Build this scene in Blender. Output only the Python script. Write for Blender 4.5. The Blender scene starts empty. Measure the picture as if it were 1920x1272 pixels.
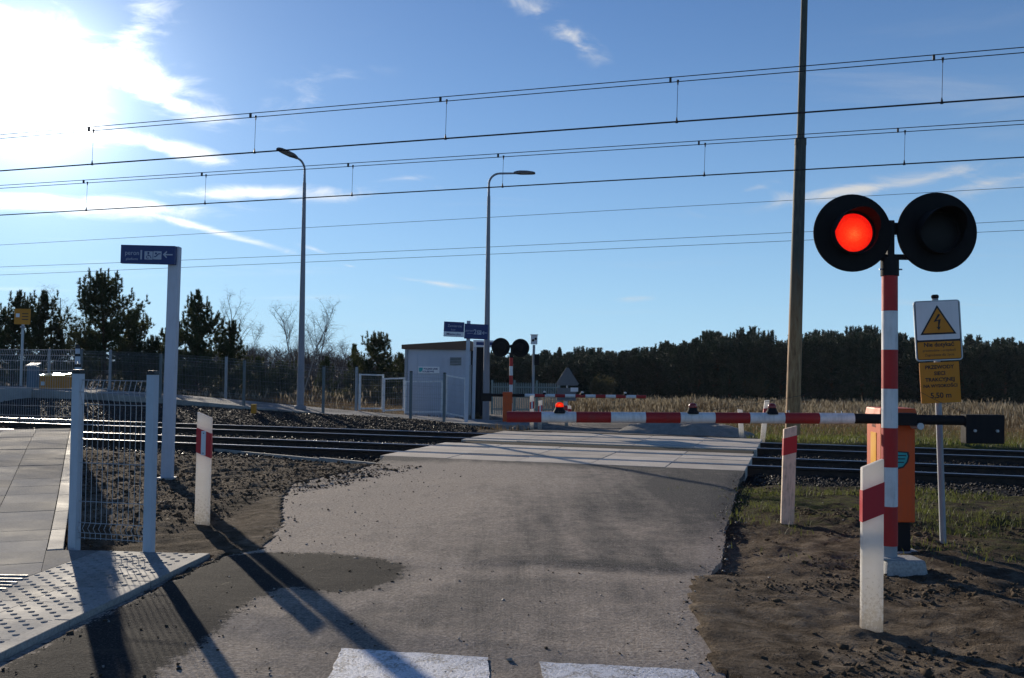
import bpy, bmesh, math, random
import numpy as np
from mathutils import Vector, Matrix, Euler

SC = bpy.context.scene
COL = SC.collection
R = math.radians
rnd = random.Random(7)

# ------------------------------------------------------------------ camera
F_PX, W_PX, H_PX = 1800.0, 1920.0, 1272.0
CAM_H, PITCH, ROLL = 1.5, 1.72, 0.7
cam_d = bpy.data.cameras.new('camera')
cam_d.sensor_width = 36.0
cam_d.lens = 36.0 * F_PX / W_PX
cam_d.clip_start, cam_d.clip_end = 0.1, 6000.0
cam = bpy.data.objects.new('camera', cam_d)
CAM_M = Matrix.Rotation(R(90 + PITCH), 4, 'X') @ Matrix.Rotation(R(ROLL), 4, 'Z')
cam.matrix_world = Matrix.Translation((0, 0, CAM_H)) @ CAM_M
COL.objects.link(cam)
SC.camera = cam
CAM_R = CAM_M.to_3x3()


def ray(px, py):
    return CAM_R @ Vector(((px - W_PX / 2) / F_PX, -(py - H_PX / 2) / F_PX, -1.0))


def G(px, py, z=0.0):                     # point of height z seen at a spot of the survey photo
    d = ray(px, py)
    t = (z - CAM_H) / d.z
    return Vector((d.x * t, d.y * t, z))


def D(px, py, y):                         # point at distance y
    d = ray(px, py)
    t = y / d.y
    return Vector((d.x * t, y, CAM_H + d.z * t))


TA = R(16.7)                              # railway frame: u along the track, v across it
CU, SU = math.cos(TA), math.sin(TA)


def UV(u, v, z=0.0):
    return Vector((u * CU + v * SU, -u * SU + v * CU, z))


def toUV(x, y):
    return (x * CU - y * SU, x * SU + y * CU)


def VP(px, py, v):                        # point over the line v = const
    d = ray(px, py)
    t = v / (d.x * SU + d.y * CU)
    return Vector((d.x * t, d.y * t, CAM_H + d.z * t))


# ------------------------------------------------------------------ sky, sun, exposure
SUN_DIR = ray(60, 168).normalized()
SUN_EL = math.asin(SUN_DIR.z)
SUN_AZ = math.atan2(SUN_DIR.x, SUN_DIR.y)

world = bpy.data.worlds.new('World')
SC.world = world
world.use_nodes = True
WN = world.node_tree.nodes
WL = world.node_tree.links
WN.clear()
SKY_STRENGTH = 0.066


def wmath(op, a, b=None, c=None, clamp=False):
    n = WN.new('ShaderNodeMath')
    n.operation = op
    n.use_clamp = clamp
    for i, val in enumerate((a, b, c)):
        if val is None:
            continue
        if isinstance(val, (int, float)):
            n.inputs[i].default_value = val
        else:
            WL.new(val, n.inputs[i])
    return n.outputs[0]


def wsmooth(x, a, b):
    n = WN.new('ShaderNodeMapRange')
    n.interpolation_type = 'SMOOTHSTEP'
    WL.new(x, n.inputs['Value'])
    n.inputs['From Min'].default_value = a
    n.inputs['From Max'].default_value = b
    return n.outputs['Result']


sky = WN.new('ShaderNodeTexSky')
sky.sky_type = 'NISHITA'
sky.sun_disc = False
sky.sun_elevation = SUN_EL
sky.sun_rotation = SUN_AZ
sky.altitude = 100
sky.air_density = 1.0
sky.dust_density = 0.05
sky.ozone_density = 4.0
tc = WN.new('ShaderNodeTexCoord')
sep = WN.new('ShaderNodeSeparateXYZ')
WL.new(tc.outputs['Generated'], sep.inputs[0])
az = wmath('ARCTAN2', sep.outputs[0], sep.outputs[1])
el = wmath('ARCSINE', sep.outputs[2])
azel = WN.new('ShaderNodeCombineXYZ')
WL.new(az, azel.inputs[0])
WL.new(el, azel.inputs[1])
# angle to the sun
dotn = WN.new('ShaderNodeVectorMath')
dotn.operation = 'DOT_PRODUCT'
WL.new(tc.outputs['Generated'], dotn.inputs[0])
dotn.inputs[1].default_value = SUN_DIR
theta = wmath('ARCCOSINE', wmath('MINIMUM', dotn.outputs['Value'], 0.99999))
# thin high cloud over the whole sky, laid out on a flat layer
zz = wmath('MAXIMUM', wmath('ADD', sep.outputs[2], 0.06), 0.03)
flat = WN.new('ShaderNodeCombineXYZ')
WL.new(wmath('DIVIDE', sep.outputs[0], zz), flat.inputs[0])
WL.new(wmath('DIVIDE', sep.outputs[1], zz), flat.inputs[1])
mp = WN.new('ShaderNodeMapping')
WL.new(flat.outputs[0], mp.inputs['Vector'])
mp.inputs['Rotation'].default_value = (0, 0, R(35))
mp.inputs['Scale'].default_value = (0.35, 1.2, 1)
n1 = WN.new('ShaderNodeTexNoise')
WL.new(mp.outputs[0], n1.inputs['Vector'])
n1.inputs['Scale'].default_value = 1.1
n1.inputs['Detail'].default_value = 9
n1.inputs['Roughness'].default_value = 0.62
n1.inputs['Distortion'].default_value = 0.6
thin = wmath('MULTIPLY', wsmooth(n1.outputs['Fac'], 0.56, 0.85), 0.35)
# finer noise that frays the cloud banks
n2 = WN.new('ShaderNodeTexNoise')
mp2 = WN.new('ShaderNodeMapping')
WL.new(azel.outputs[0], mp2.inputs['Vector'])
mp2.inputs['Rotation'].default_value = (0, 0, R(12))
mp2.inputs['Scale'].default_value = (14, 42, 1)
WL.new(mp2.outputs[0], n2.inputs['Vector'])
n2.inputs['Scale'].default_value = 1.0
n2.inputs['Detail'].default_value = 8
n2.inputs['Roughness'].default_value = 0.6
n2.inputs['Distortion'].default_value = 0.8


def ae(px, py):
    d = ray(px, py).normalized()
    return math.atan2(d.x, d.y), math.asin(d.z)


# cloud banks: centre, half length, half height, tilt, amount
banks = [((50, 140), 150, 110, 8, 1.1), ((240, 135), 165, 48, -14, 0.9), ((330, 195), 110, 26, -14, 0.95),
         ((340, 283), 110, 17, -11, 1.0), ((235, 258), 40, 16, -8, 0.85), ((120, 230), 120, 28, -14, 0.85), ((260, 30), 130, 60, 60, 0.6),
         ((120, 385), 330, 22, 2, 0.95), ((470, 362), 230, 15, 4, 0.85), ((640, 368), 180, 14, 6, 0.55),
         ((380, 428), 190, 9, -13, 0.9), ((590, 468), 40, 7, -15, 0.7), ((655, 499), 24, 4, -8, 0.65),
         ((810, 530), 120, 6, -7, 0.55), ((760, 335), 70, 8, 5, 0.5),
         ((1075, 70), 80, 26, -38, 0.75), ((1000, 15), 110, 30, -25, 0.6),
         ((1640, 350), 340, 20, 6, 0.75), ((1850, 345), 200, 24, 10, 0.6), ((1400, 358), 70, 9, 14, 0.45),
         ((1180, 560), 50, 7, 2, 0.45), ((600, 170), 160, 60, 30, 0.28)]
total = None
for (c, a, b, tilt, amt) in banks:
    ca, ce = ae(*c)
    m = WN.new('ShaderNodeMapping')
    m.vector_type = 'TEXTURE'
    WL.new(azel.outputs[0], m.inputs['Vector'])
    m.inputs['Location'].default_value = (ca, ce, 0)
    m.inputs['Rotation'].default_value = (0, 0, R(tilt))
    m.inputs['Scale'].default_value = (a / F_PX, b / F_PX, 1)
    ln = WN.new('ShaderNodeVectorMath')
    ln.operation = 'LENGTH'
    WL.new(m.outputs[0], ln.inputs[0])
    g = wmath('MULTIPLY_ADD', ln.outputs['Value'], -0.75 * amt, amt)
    total = g if total is None else wmath('MAXIMUM', total, g)
amount = wmath('MAXIMUM', total, 0.0)
frayed = wsmooth(wmath('MULTIPLY_ADD', wmath('SUBTRACT', n2.outputs['Fac'], 0.5), 2.3, amount), 0.10, 1.05)
total = wmath('MAXIMUM', thin, wmath('MULTIPLY', frayed, wmath('MINIMUM', wmath('MULTIPLY', amount, 1.6), 1.0)))
cover = wmath('MINIMUM', total, 1.0)
# circumsolar brightness of the sky and of cloud seen against the light
core = wmath('EXPONENT', wmath('MULTIPLY', theta, -1.0 / R(2.2)))
wide = wmath('EXPONENT', wmath('MULTIPLY', theta, -1.0 / R(13.0)))
cl_b = wmath('ADD', wmath('ADD', 0.60, wmath('MULTIPLY', wide, 1.4)), wmath('MULTIPLY', core, 6.0))
cl_col = WN.new('ShaderNodeVectorMath')
cl_col.operation = 'SCALE'
cl_col.inputs[0].default_value = (0.96, 0.98, 1.0)
WL.new(cl_b, cl_col.inputs['Scale'])
sk = WN.new('ShaderNodeVectorMath')
sk.operation = 'SCALE'
sk.inputs['Scale'].default_value = SKY_STRENGTH
tint = WN.new('ShaderNodeVectorMath')
tint.operation = 'MULTIPLY'
tint.inputs[1].default_value = (0.53, 0.86, 1.30)      # the camera's daylight white balance
WL.new(sky.outputs[0], tint.inputs[0])
# pale air low over the horizon, the same all round
low = wmath('MULTIPLY', wmath('EXPONENT', wmath('MULTIPLY', wmath('MAXIMUM', el, 0.0), -1.0 / R(11.0))), 0.90)
hzn = WN.new('ShaderNodeMix')
hzn.data_type = 'RGBA'
WL.new(low, hzn.inputs[0])
WL.new(tint.outputs[0], hzn.inputs[6])
hzn.inputs[7].default_value = (6.8, 10.9, 14.4, 1)
WL.new(hzn.outputs[2], sk.inputs[0])
aur = WN.new('ShaderNodeVectorMath')
aur.operation = 'SCALE'
aur.inputs[0].default_value = (0.88, 0.96, 1.0)
WL.new(wmath('ADD', wmath('MULTIPLY', core, 3.2), wmath('MULTIPLY', wide, 0.27)), aur.inputs['Scale'])
addn = WN.new('ShaderNodeVectorMath')
addn.operation = 'ADD'
WL.new(sk.outputs[0], addn.inputs[0])
WL.new(aur.outputs[0], addn.inputs[1])
mixn = WN.new('ShaderNodeMix')
mixn.data_type = 'RGBA'
WL.new(cover, mixn.inputs[0])
WL.new(addn.outputs[0], mixn.inputs[6])
WL.new(cl_col.outputs[0], mixn.inputs[7])
bg = WN.new('ShaderNodeBackground')
bg.inputs['Strength'].default_value = 1.0
WL.new(mixn.outputs[2], bg.inputs['Color'])
world.cycles.sampling_method = 'MANUAL'
world.cycles.sample_map_resolution = 512
wo = WN.new('ShaderNodeOutputWorld')
WL.new(bg.outputs[0], wo.inputs['Surface'])

sun_d = bpy.data.lights.new('sun', 'SUN')
sun_d.energy = 5.0
sun_d.angle = R(0.5)
sun_d.color = (1.0, 0.88, 0.71)
sun = bpy.data.objects.new('sun', sun_d)
sun.rotation_euler = SUN_DIR.to_track_quat('Z', 'Y').to_euler()
sun.location = (-20, 40, 30)
COL.objects.link(sun)

SC.view_settings.view_transform = 'Standard'
SC.view_settings.look = 'None'
SC.view_settings.exposure = 0.1
SC.view_settings.gamma = 1.0
SC.render.engine = 'CYCLES'
SC.cycles.use_denoising = True
SC.cycles.max_bounces = 5
SC.cycles.diffuse_bounces = 2
SC.cycles.glossy_bounces = 2
SC.cycles.transparent_max_bounces = 6
SC.cycles.sample_clamp_indirect = 4.0


# ------------------------------------------------------------------ materials
class NT:
    def __init__(self, name):
        self.m = bpy.data.materials.new(name)
        self.m.use_nodes = True
        self.t = self.m.node_tree
        self.b = self.t.nodes['Principled BSDF']
        self.geo = self.t.nodes.new('ShaderNodeNewGeometry')
        self.tc = self.t.nodes.new('ShaderNodeTexCoord')

    def link(self, a, b):
        self.t.links.new(a, b)

    def noise(self, scale, detail=5, rough=0.55, vec=None, stretch=None, dist=0.0):
        n = self.t.nodes.new('ShaderNodeTexNoise')
        n.inputs['Scale'].default_value = scale
        n.inputs['Detail'].default_value = detail
        n.inputs['Roughness'].default_value = rough
        n.inputs['Distortion'].default_value = dist
        src = vec or self.geo.outputs['Position']
        if stretch:
            mpn = self.t.nodes.new('ShaderNodeMapping')
            mpn.inputs['Rotation'].default_value = (0, 0, stretch[3] if len(stretch) > 3 else 0)
            mpn.inputs['Scale'].default_value = stretch[:3]
            self.link(src, mpn.inputs['Vector'])
            src = mpn.outputs[0]
        self.link(src, n.inputs['Vector'])
        return n.outputs['Fac']

    def ramp(self, fac, stops):
        r = self.t.nodes.new('ShaderNodeValToRGB')
        e = r.color_ramp.elements
        while len(e) < len(stops):
            e.new(0.5)
        for q, (p, c) in zip(e, stops):
            q.position = p
            q.color = (c, c, c, 1) if isinstance(c, (int, float)) else (*c, 1)
        self.link(fac, r.inputs[0])
        return r.outputs[0]

    def mix(self, fac, a, b, mode='MIX'):
        n = self.t.nodes.new('ShaderNodeMix')
        n.data_type = 'RGBA'
        n.blend_type = mode
        for i, val in ((0, fac), (6, a), (7, b)):
            if isinstance(val, (int, float)):
                n.inputs[i].default_value = val
            elif isinstance(val, tuple):
                n.inputs[i].default_value = (*val, 1)
            else:
                self.link(val, n.inputs[i])
        return n.outputs[2]

    def math(self, op, a, b=0.0):
        n = self.t.nodes.new('ShaderNodeMath')
        n.operation = op
        for i, val in enumerate((a, b)):
            if isinstance(val, (int, float)):
                n.inputs[i].default_value = val
            else:
                self.link(val, n.inputs[i])
        return n.outputs[0]

    def attr(self, name):
        n = self.t.nodes.new('ShaderNodeAttribute')
        n.attribute_name = name
        return n.outputs['Fac']

    def color(self, c):
        if isinstance(c, tuple):
            self.b.inputs['Base Color'].default_value = (*c, 1)
        else:
            self.link(c, self.b.inputs['Base Color'])
        return self

    def rough(self, r):
        if isinstance(r, (int, float)):
            self.b.inputs['Roughness'].default_value = r
        else:
            self.link(r, self.b.inputs['Roughness'])
        return self

    def spec(self, s):
        self.b.inputs['Specular IOR Level'].default_value = s
        return self

    def metal(self, x):
        self.b.inputs['Metallic'].default_value = x
        return self

    def bump(self, h, strength=0.5, dist=0.01):
        n = self.t.nodes.new('ShaderNodeBump')
        n.inputs['Strength'].default_value = strength
        n.inputs['Distance'].default_value = dist
        self.link(h, n.inputs['Height'])
        self.link(n.outputs[0], self.b.inputs['Normal'])
        return self

    def translucent(self, c, fac):
        tr = self.t.nodes.new('ShaderNodeBsdfTranslucent')
        tr.inputs[0].default_value = (*c, 1)
        mx = self.t.nodes.new('ShaderNodeMixShader')
        mx.inputs[0].default_value = fac
        self.link(self.b.outputs[0], mx.inputs[1])
        self.link(tr.outputs[0], mx.inputs[2])
        out = self.t.nodes['Material Output']
        self.link(mx.outputs[0], out.inputs['Surface'])
        return self


def painted(name, c, rough=0.4, spec=0.4, dirt=0.25, dirt_c=(0.10, 0.085, 0.07), scale=6.0, metal=0.0, bump=0.0):
    n = NT(name)
    obj = n.tc.outputs['Object']
    a = n.noise(scale, 7, 0.62, vec=obj)
    streak = n.noise(scale * 1.5, 4, 0.6, vec=obj, stretch=(3.0, 3.0, 0.35))
    k = n.ramp(n.math('MULTIPLY', a, streak), [(0.22, 0.0), (0.46, 1.0)])
    n.color(n.mix(n.math('MULTIPLY', k, dirt), c, dirt_c))
    n.rough(n.ramp(a, [(0.3, rough), (0.75, min(1.0, rough + 0.25))]))
    n.spec(spec).metal(metal)
    if bump:
        n.bump(n.noise(scale * 8, 4, 0.6, vec=obj), 0.4, bump)
    return n.m


M = {}
M['white_paint'] = painted('white_paint', (0.74, 0.74, 0.74), 0.5, dirt=0.42)
M['red_paint'] = painted('red_paint', (0.48, 0.022, 0.020), 0.5, dirt=0.3)
M['boom_red'] = painted('boom_red', (0.36, 0.020, 0.020), 0.5, dirt=0.3)
M['white_plastic'] = painted('white_plastic', (0.80, 0.78, 0.74), 0.5, dirt=0.12, dirt_c=(0.3, 0.24, 0.17))
def m_plastic():
    n = NT('white_plastic')
    a = n.noise(7, 6, 0.6, vec=n.tc.outputs['Object'])
    sp_ = n.t.nodes.new('ShaderNodeSeparateXYZ')
    n.link(n.tc.outputs['Object'], sp_.inputs[0])
    splash = n.noise(42, 4, 0.75, vec=n.tc.outputs['Object'])
    scuff = n.ramp(n.noise(16, 6, 0.8, vec=n.tc.outputs['Object'], stretch=(1, 1, 3.5)), [(0.60, 0.0), (0.70, 0.55)])
    mud = n.ramp(n.math('SUBTRACT', n.math('ADD', splash, 0.02), n.math('MULTIPLY', sp_.outputs[2], 0.75)), [(0.38, 0.0), (0.52, 0.8)])
    cl_ = n.ramp(a, [(0.35, (0.72, 0.68, 0.62)), (0.6, (0.82, 0.80, 0.77))])
    cl_ = n.mix(scuff, cl_, (0.45, 0.40, 0.34))
    n.color(n.mix(mud, cl_, (0.20, 0.15, 0.105))).rough(0.5).spec(0.35)
    n.translucent((0.90, 0.86, 0.80), 0.42)
    return n.m


M['white_plastic'] = m_plastic()
M['red_film'] = painted('red_film', (0.50, 0.02, 0.03), 0.35, dirt=0.1)
M['reflector'] = painted('reflector', (0.62, 0.68, 0.74), 0.25, dirt=0.2)
M['weathered_plastic'] = painted('weathered_plastic', (0.78, 0.60, 0.46), 0.6, dirt=0.75, dirt_c=(0.22, 0.17, 0.09), scale=11)
M['orange'] = painted('orange', (0.58, 0.082, 0.009), 0.45, dirt=0.35)
M['yellow_film'] = painted('yellow_film', (0.85, 0.40, 0.02), 0.3, dirt=0.08)
M['bin_lid'] = painted('bin_lid', (0.75, 0.40, 0.03), 0.16, dirt=0.05, spec=0.7)
M['sign_yellow'] = painted('sign_yellow', (0.58, 0.22, 0.006), 0.4, dirt=0.12)
M['sign_white'] = painted('sign_white', (0.78, 0.78, 0.80), 0.4, dirt=0.1)
M['sign_black'] = painted('sign_black', (0.02, 0.02, 0.022), 0.5, dirt=0.0)
M['sign_navy'] = painted('sign_navy', (0.014, 0.035, 0.15), 0.35, dirt=0.08)
M['sign_letter'] = painted('sign_letter', (0.40, 0.44, 0.52), 0.5, dirt=0.0)
M['teal'] = painted('teal', (0.03, 0.34, 0.36), 0.4, dirt=0.05)
M['black_metal'] = painted('black_metal', (0.014, 0.014, 0.016), 0.62, dirt=0.3, spec=0.2, dirt_c=(0.035, 0.03, 0.028))
M['black_matt'] = painted('black_matt', (0.012, 0.012, 0.013), 0.75, dirt=0.2, spec=0.2, dirt_c=(0.03, 0.028, 0.025))
M['galv'] = painted('galv', (0.46, 0.48, 0.50), 0.42, dirt=0.3, metal=0.55, dirt_c=(0.25, 0.25, 0.25))
M['galv_dull'] = painted('galv_dull', (0.34, 0.36, 0.38), 0.6, dirt=0.3, metal=0.2, dirt_c=(0.18, 0.18, 0.18))
M['grey_post'] = painted('grey_post', (0.50, 0.53, 0.60), 0.45, dirt=0.15)
M['fence_grey'] = painted('fence_grey', (0.42, 0.50, 0.58), 0.45, dirt=0.15)
M['fence_dark'] = painted('fence_dark', (0.13, 0.16, 0.17), 0.5, dirt=0.3)
M['fence_wire'] = painted('fence_wire', (0.34, 0.37, 0.40), 0.5, dirt=0.1, metal=0.2)
M['bin_blue'] = painted('bin_blue', (0.10, 0.15, 0.20), 0.5, dirt=0.2)
M['sign_back'] = painted('sign_back', (0.15, 0.16, 0.17), 0.6, dirt=0.3)
M['cap_black'] = painted('cap_black', (0.015, 0.015, 0.015), 0.35, dirt=0.1)
M['green_fence'] = painted('green_fence', (0.17, 0.25, 0.26), 0.5, dirt=0.25)
M['lamp_grey'] = painted('lamp_grey', (0.26, 0.26, 0.29), 0.5, dirt=0.2)
M['lamp_head'] = painted('lamp_head', (0.14, 0.12, 0.12), 0.5, dirt=0.2)
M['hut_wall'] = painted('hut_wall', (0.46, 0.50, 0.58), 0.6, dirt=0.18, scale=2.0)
M['hut_roof'] = painted('hut_roof', (0.13, 0.075, 0.05), 0.6, dirt=0.3)
M['lens_dark'] = painted('lens_dark', (0.018, 0.018, 0.018), 0.5, dirt=0.0, spec=0.15)
M['lens_red_off'] = painted('lens_red_off', (0.22, 0.01, 0.008), 0.15, dirt=0.0, spec=0.7)
M['lens_clear'] = painted('lens_clear', (0.6, 0.6, 0.6), 0.1, dirt=0.0, spec=0.8)
M['wire_dark'] = painted('wire_dark', (0.03, 0.03, 0.035), 0.5, dirt=0.0, metal=0.3)
M['wire_thin'] = painted('wire_thin', (0.10, 0.11, 0.14), 0.5, dirt=0.0, metal=0.2)
M['sandstone_cable'] = painted('concrete_edge', (0.42, 0.39, 0.34), 0.85, dirt=0.4)


def m_emit(name, c, strength, base):
    n = NT(name)
    n.color(base).rough(0.7).spec(0.05)
    vo = n.t.nodes.new('ShaderNodeTexVoronoi')
    vo.inputs['Scale'].default_value = 85
    n.link(n.tc.outputs['Object'], vo.inputs['Vector'])
    k = n.ramp(n.math('ADD', n.math('MULTIPLY', vo.outputs['Distance'], 0.8), n.math('MULTIPLY', n.noise(14, 3, 0.6, vec=n.tc.outputs['Object']), 0.6)), [(0.3, (1.0, 1.0, 1.0)), (0.8, (0.86, 0.55, 0.5))])
    cen = n.t.nodes.new('ShaderNodeVectorMath')
    cen.operation = 'MULTIPLY_ADD'
    n.link(n.tc.outputs['Generated'], cen.inputs[0])
    cen.inputs[1].default_value = (2, 0, 2)
    cen.inputs[2].default_value = (-1, 0, -0.9)
    ln_ = n.t.nodes.new('ShaderNodeVectorMath')
    ln_.operation = 'LENGTH'
    n.link(cen.outputs[0], ln_.inputs[0])
    hot = n.ramp(ln_.outputs['Value'], [(0.0, (1.0, c[1] * 3.2, c[2] * 3.0)), (0.45, c), (0.98, (0.75, c[1] * 0.25, c[2] * 0.6))])
    n.link(n.mix(1.0, hot, k, 'MULTIPLY'), n.b.inputs['Emission Color'])
    n.b.inputs['Emission Strength'].default_value = strength
    return n.m


M['lamp_red_on'] = m_emit('lamp_red_on', (1.0, 0.046, 0.012), 1.2, (0.10, 0.002, 0.001))
M['lamp_amber_on'] = m_emit('lamp_amber_on', (1.0, 0.05, 0.01), 1.0, (0.2, 0.006, 0.003))


def m_rust_pole():
    n = NT('rusty_pole')
    obj = n.tc.outputs['Object']
    s = n.t.nodes.new('ShaderNodeSeparateXYZ')
    n.link(obj, s.inputs[0])
    a = n.noise(5, 8, 0.65, vec=obj, stretch=(3, 3, 0.5))
    rust = n.ramp(a, [(0.32, (0.15, 0.07, 0.028)), (0.5, (0.32, 0.175, 0.075)), (0.68, (0.44, 0.28, 0.14))])
    paint = n.ramp(a, [(0.35, (0.03, 0.035, 0.032)), (0.65, (0.07, 0.075, 0.06))])
    k = n.ramp(n.math('ADD', n.math('MULTIPLY', s.outputs[2], 0.1), n.math('MULTIPLY', a, 0.35)), [(0.44, 0.0), (0.66, 1.0)])
    n.color(n.mix(k, rust, paint)).rough(0.75).bump(a, 0.4, 0.01)
    return n.m


M['rusty_pole'] = m_rust_pole()


def m_asphalt(name='dusty_asphalt', masks=True):
    n = NT(name)
    streak = n.noise(0.9, 6, 0.65, dist=0.5, stretch=(1.0, 0.30, 1, -1.2))
    tyre = n.noise(2.6, 4, 0.6, stretch=(1.6, 0.12, 1, TA))
    med = n.noise(4.5, 6, 0.68)
    fine = n.noise(75, 3, 0.75)
    agg = n.noise(38, 3, 0.8)
    base = n.attr('dust_shade') if masks else 0.22
    d = n.math('ADD', base, n.math('MULTIPLY', n.math('SUBTRACT', n.math('ADD', n.math('MULTIPLY', streak, 0.55), n.math('ADD', n.math('MULTIPLY', med, 0.35), n.math('MULTIPLY', tyre, 0.30))), 0.60), 2.4))
    k = n.ramp(n.math('ADD', d, n.math('MULTIPLY', n.math('SUBTRACT', fine, 0.5), 0.6)), [(0.05, 0.0), (0.70, 1.0)])
    dirt = n.ramp(agg, [(0.3, (0.24, 0.197, 0.158)), (0.5, (0.355, 0.302, 0.250)), (0.72, (0.46, 0.398, 0.335))])
    tar = n.ramp(fine, [(0.32, (0.028, 0.027, 0.026)), (0.52, (0.095, 0.090, 0.084)), (0.70, (0.24, 0.225, 0.205))])
    col = n.mix(k, tar, dirt)
    col = n.mix(0.2, col, n.ramp(agg, [(0.36, 0.15), (0.64, 0.85)]), 'OVERLAY')
    if masks:
        f1 = n.ramp(fine, [(0.34, (0.009, 0.009, 0.010)), (0.56, (0.032, 0.031, 0.031)), (0.72, (0.13, 0.12, 0.11))])
        f1 = n.mix(n.ramp(med, [(0.54, 0.0), (0.76, 0.45)]), f1, (0.14, 0.115, 0.09))
        fm = n.ramp(n.math('ADD', n.attr('fresh'), n.math('ADD', n.math('MULTIPLY', n.math('SUBTRACT', n.noise(11, 6, 0.8), 0.5), 1.9), n.math('MULTIPLY', n.math('SUBTRACT', fine, 0.5), 1.1))), [(0.44, 0.0), (0.56, 1.0)])
        col = n.mix(fm, col, f1)
    n.color(col).rough(0.95).spec(0.08)
    n.bump(n.math('ADD', n.math('MULTIPLY', fine, 0.6), n.math('ADD', n.math('MULTIPLY', agg, 0.7), n.math('MULTIPLY', med, 1.4))), 0.7, 0.012)
    return n.m


def m_fresh():
    n = NT('fresh_asphalt')
    fine = n.noise(80, 3, 0.7)
    med = n.noise(5, 6, 0.7)
    c = n.ramp(fine, [(0.3, (0.018, 0.018, 0.020)), (0.55, (0.055, 0.054, 0.055)), (0.75, (0.13, 0.125, 0.12))])
    c = n.mix(n.ramp(med, [(0.52, 0.0), (0.75, 0.5)]), c, (0.17, 0.145, 0.115))
    n.color(c).rough(0.95).spec(0.04).bump(n.math('ADD', fine, med), 0.9, 0.012)
    return n.m


def m_concrete(name, c1, c2, bump=0.004, scale=1.0, rough=0.75, spec=0.18):
    n = NT(name)
    a = n.noise(1.6 * scale, 7, 0.62)
    f = n.noise(60 * scale, 3, 0.6)
    oi = n.t.nodes.new('ShaderNodeObjectInfo')
    k = n.math('ADD', n.math('MULTIPLY', a, 0.75), n.math('MULTIPLY', oi.outputs['Random'], 0.25))
    col = n.ramp(k, [(0.3, c1), (0.7, c2)])
    col = n.mix(0.25, col, n.ramp(f, [(0.3, 0.0), (0.7, 1.0)]), 'OVERLAY')
    n.color(col).rough(n.ramp(a, [(0.3, rough - 0.05), (0.7, min(1.0, rough + 0.15))])).spec(spec)
    n.bump(n.math('ADD', f, n.math('MULTIPLY', a, 2.0)), 0.5, bump)
    return n.m


M['asphalt'] = m_asphalt()
M['asphalt_far'] = m_asphalt('dusty_asphalt_far', False)
M['fresh_asphalt'] = m_fresh()
M['slab'] = m_concrete('paving_slab', (0.15, 0.148, 0.143), (0.31, 0.305, 0.295), 0.003, rough=0.85, spec=0.06)
M['tactile'] = m_concrete('tactile_slab', (0.22, 0.215, 0.20), (0.33, 0.325, 0.31), 0.002)
M['kerb'] = m_concrete('kerb_concrete', (0.22, 0.21, 0.195), (0.36, 0.345, 0.32), 0.003)
M['panel'] = m_concrete('crossing_panel', (0.40, 0.345, 0.28), (0.62, 0.55, 0.465), 0.004)
M['concrete'] = m_concrete('rough_concrete', (0.30, 0.30, 0.29), (0.46, 0.45, 0.43), 0.006)
M['sleeper'] = m_concrete('sleeper_concrete', (0.12, 0.11, 0.10), (0.20, 0.18, 0.16), 0.004)
M['sand'] = m_concrete('heaped_sand', (0.15, 0.14, 0.125), (0.30, 0.28, 0.25), 0.03, 3.0, 0.9)


def m_line():
    n = NT('road_paint')
    f = n.noise(70, 3, 0.65)
    a = n.noise(9, 6, 0.7)
    k = n.ramp(n.math('ADD', n.math('MULTIPLY', f, 0.5), n.math('MULTIPLY', a, 0.5)), [(0.40, 1.0), (0.52, 0.0)])
    n.color(n.mix(k, (0.70, 0.71, 0.75), (0.24, 0.22, 0.20))).rough(0.7).bump(f, 0.8, 0.01)
    return n.m


M['infill'] = painted('dark_infill', (0.05, 0.046, 0.04), 0.95, spec=0.05, dirt=0.5, dirt_c=(0.10, 0.085, 0.065), scale=4)
M['line'] = m_line()


def m_ground():
    n = NT('soil')
    g = n.attr('grass')
    s = n.attr('sand')
    big = n.noise(0.7, 7, 0.65)
    med = n.noise(6, 7, 0.68)
    fine = n.noise(55, 4, 0.7)
    mixf = n.math('ADD', n.math('MULTIPLY', med, 0.55), n.math('ADD', n.math('MULTIPLY', fine, 0.3), n.math('MULTIPLY', big, 0.2)))
    soil = n.ramp(mixf, [(0.38, (0.030, 0.022, 0.015)), (0.5, (0.094, 0.071, 0.050)), (0.64, (0.195, 0.155, 0.115))])
    sandc = n.ramp(mixf, [(0.38, (0.075, 0.056, 0.039)), (0.52, (0.165, 0.13, 0.095)), (0.66, (0.29, 0.24, 0.185))])
    green = n.ramp(n.math('ADD', n.math('MULTIPLY', med, 0.6), n.math('MULTIPLY', fine, 0.4)), [(0.34, (0.025, 0.030, 0.010)), (0.52, (0.075, 0.085, 0.022)), (0.68, (0.15, 0.125, 0.055))])
    ks = n.ramp(n.math('ADD', s, n.math('MULTIPLY', n.math('SUBTRACT', med, 0.5), 1.2)), [(0.35, 0.0), (0.65, 1.0)])
    kg = n.ramp(n.math('ADD', g, n.math('MULTIPLY', n.math('SUBTRACT', med, 0.5), 1.5)), [(0.35, 0.0), (0.65, 1.0)])
    c = n.mix(kg, n.mix(ks, soil, sandc), green)
    n.color(c).rough(1.0).spec(0.05)
    n.bump(n.math('ADD', fine, n.math('MULTIPLY', med, 2.5)), 1.0, 0.035)
    return n.m


M['ground'] = m_ground()


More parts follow.
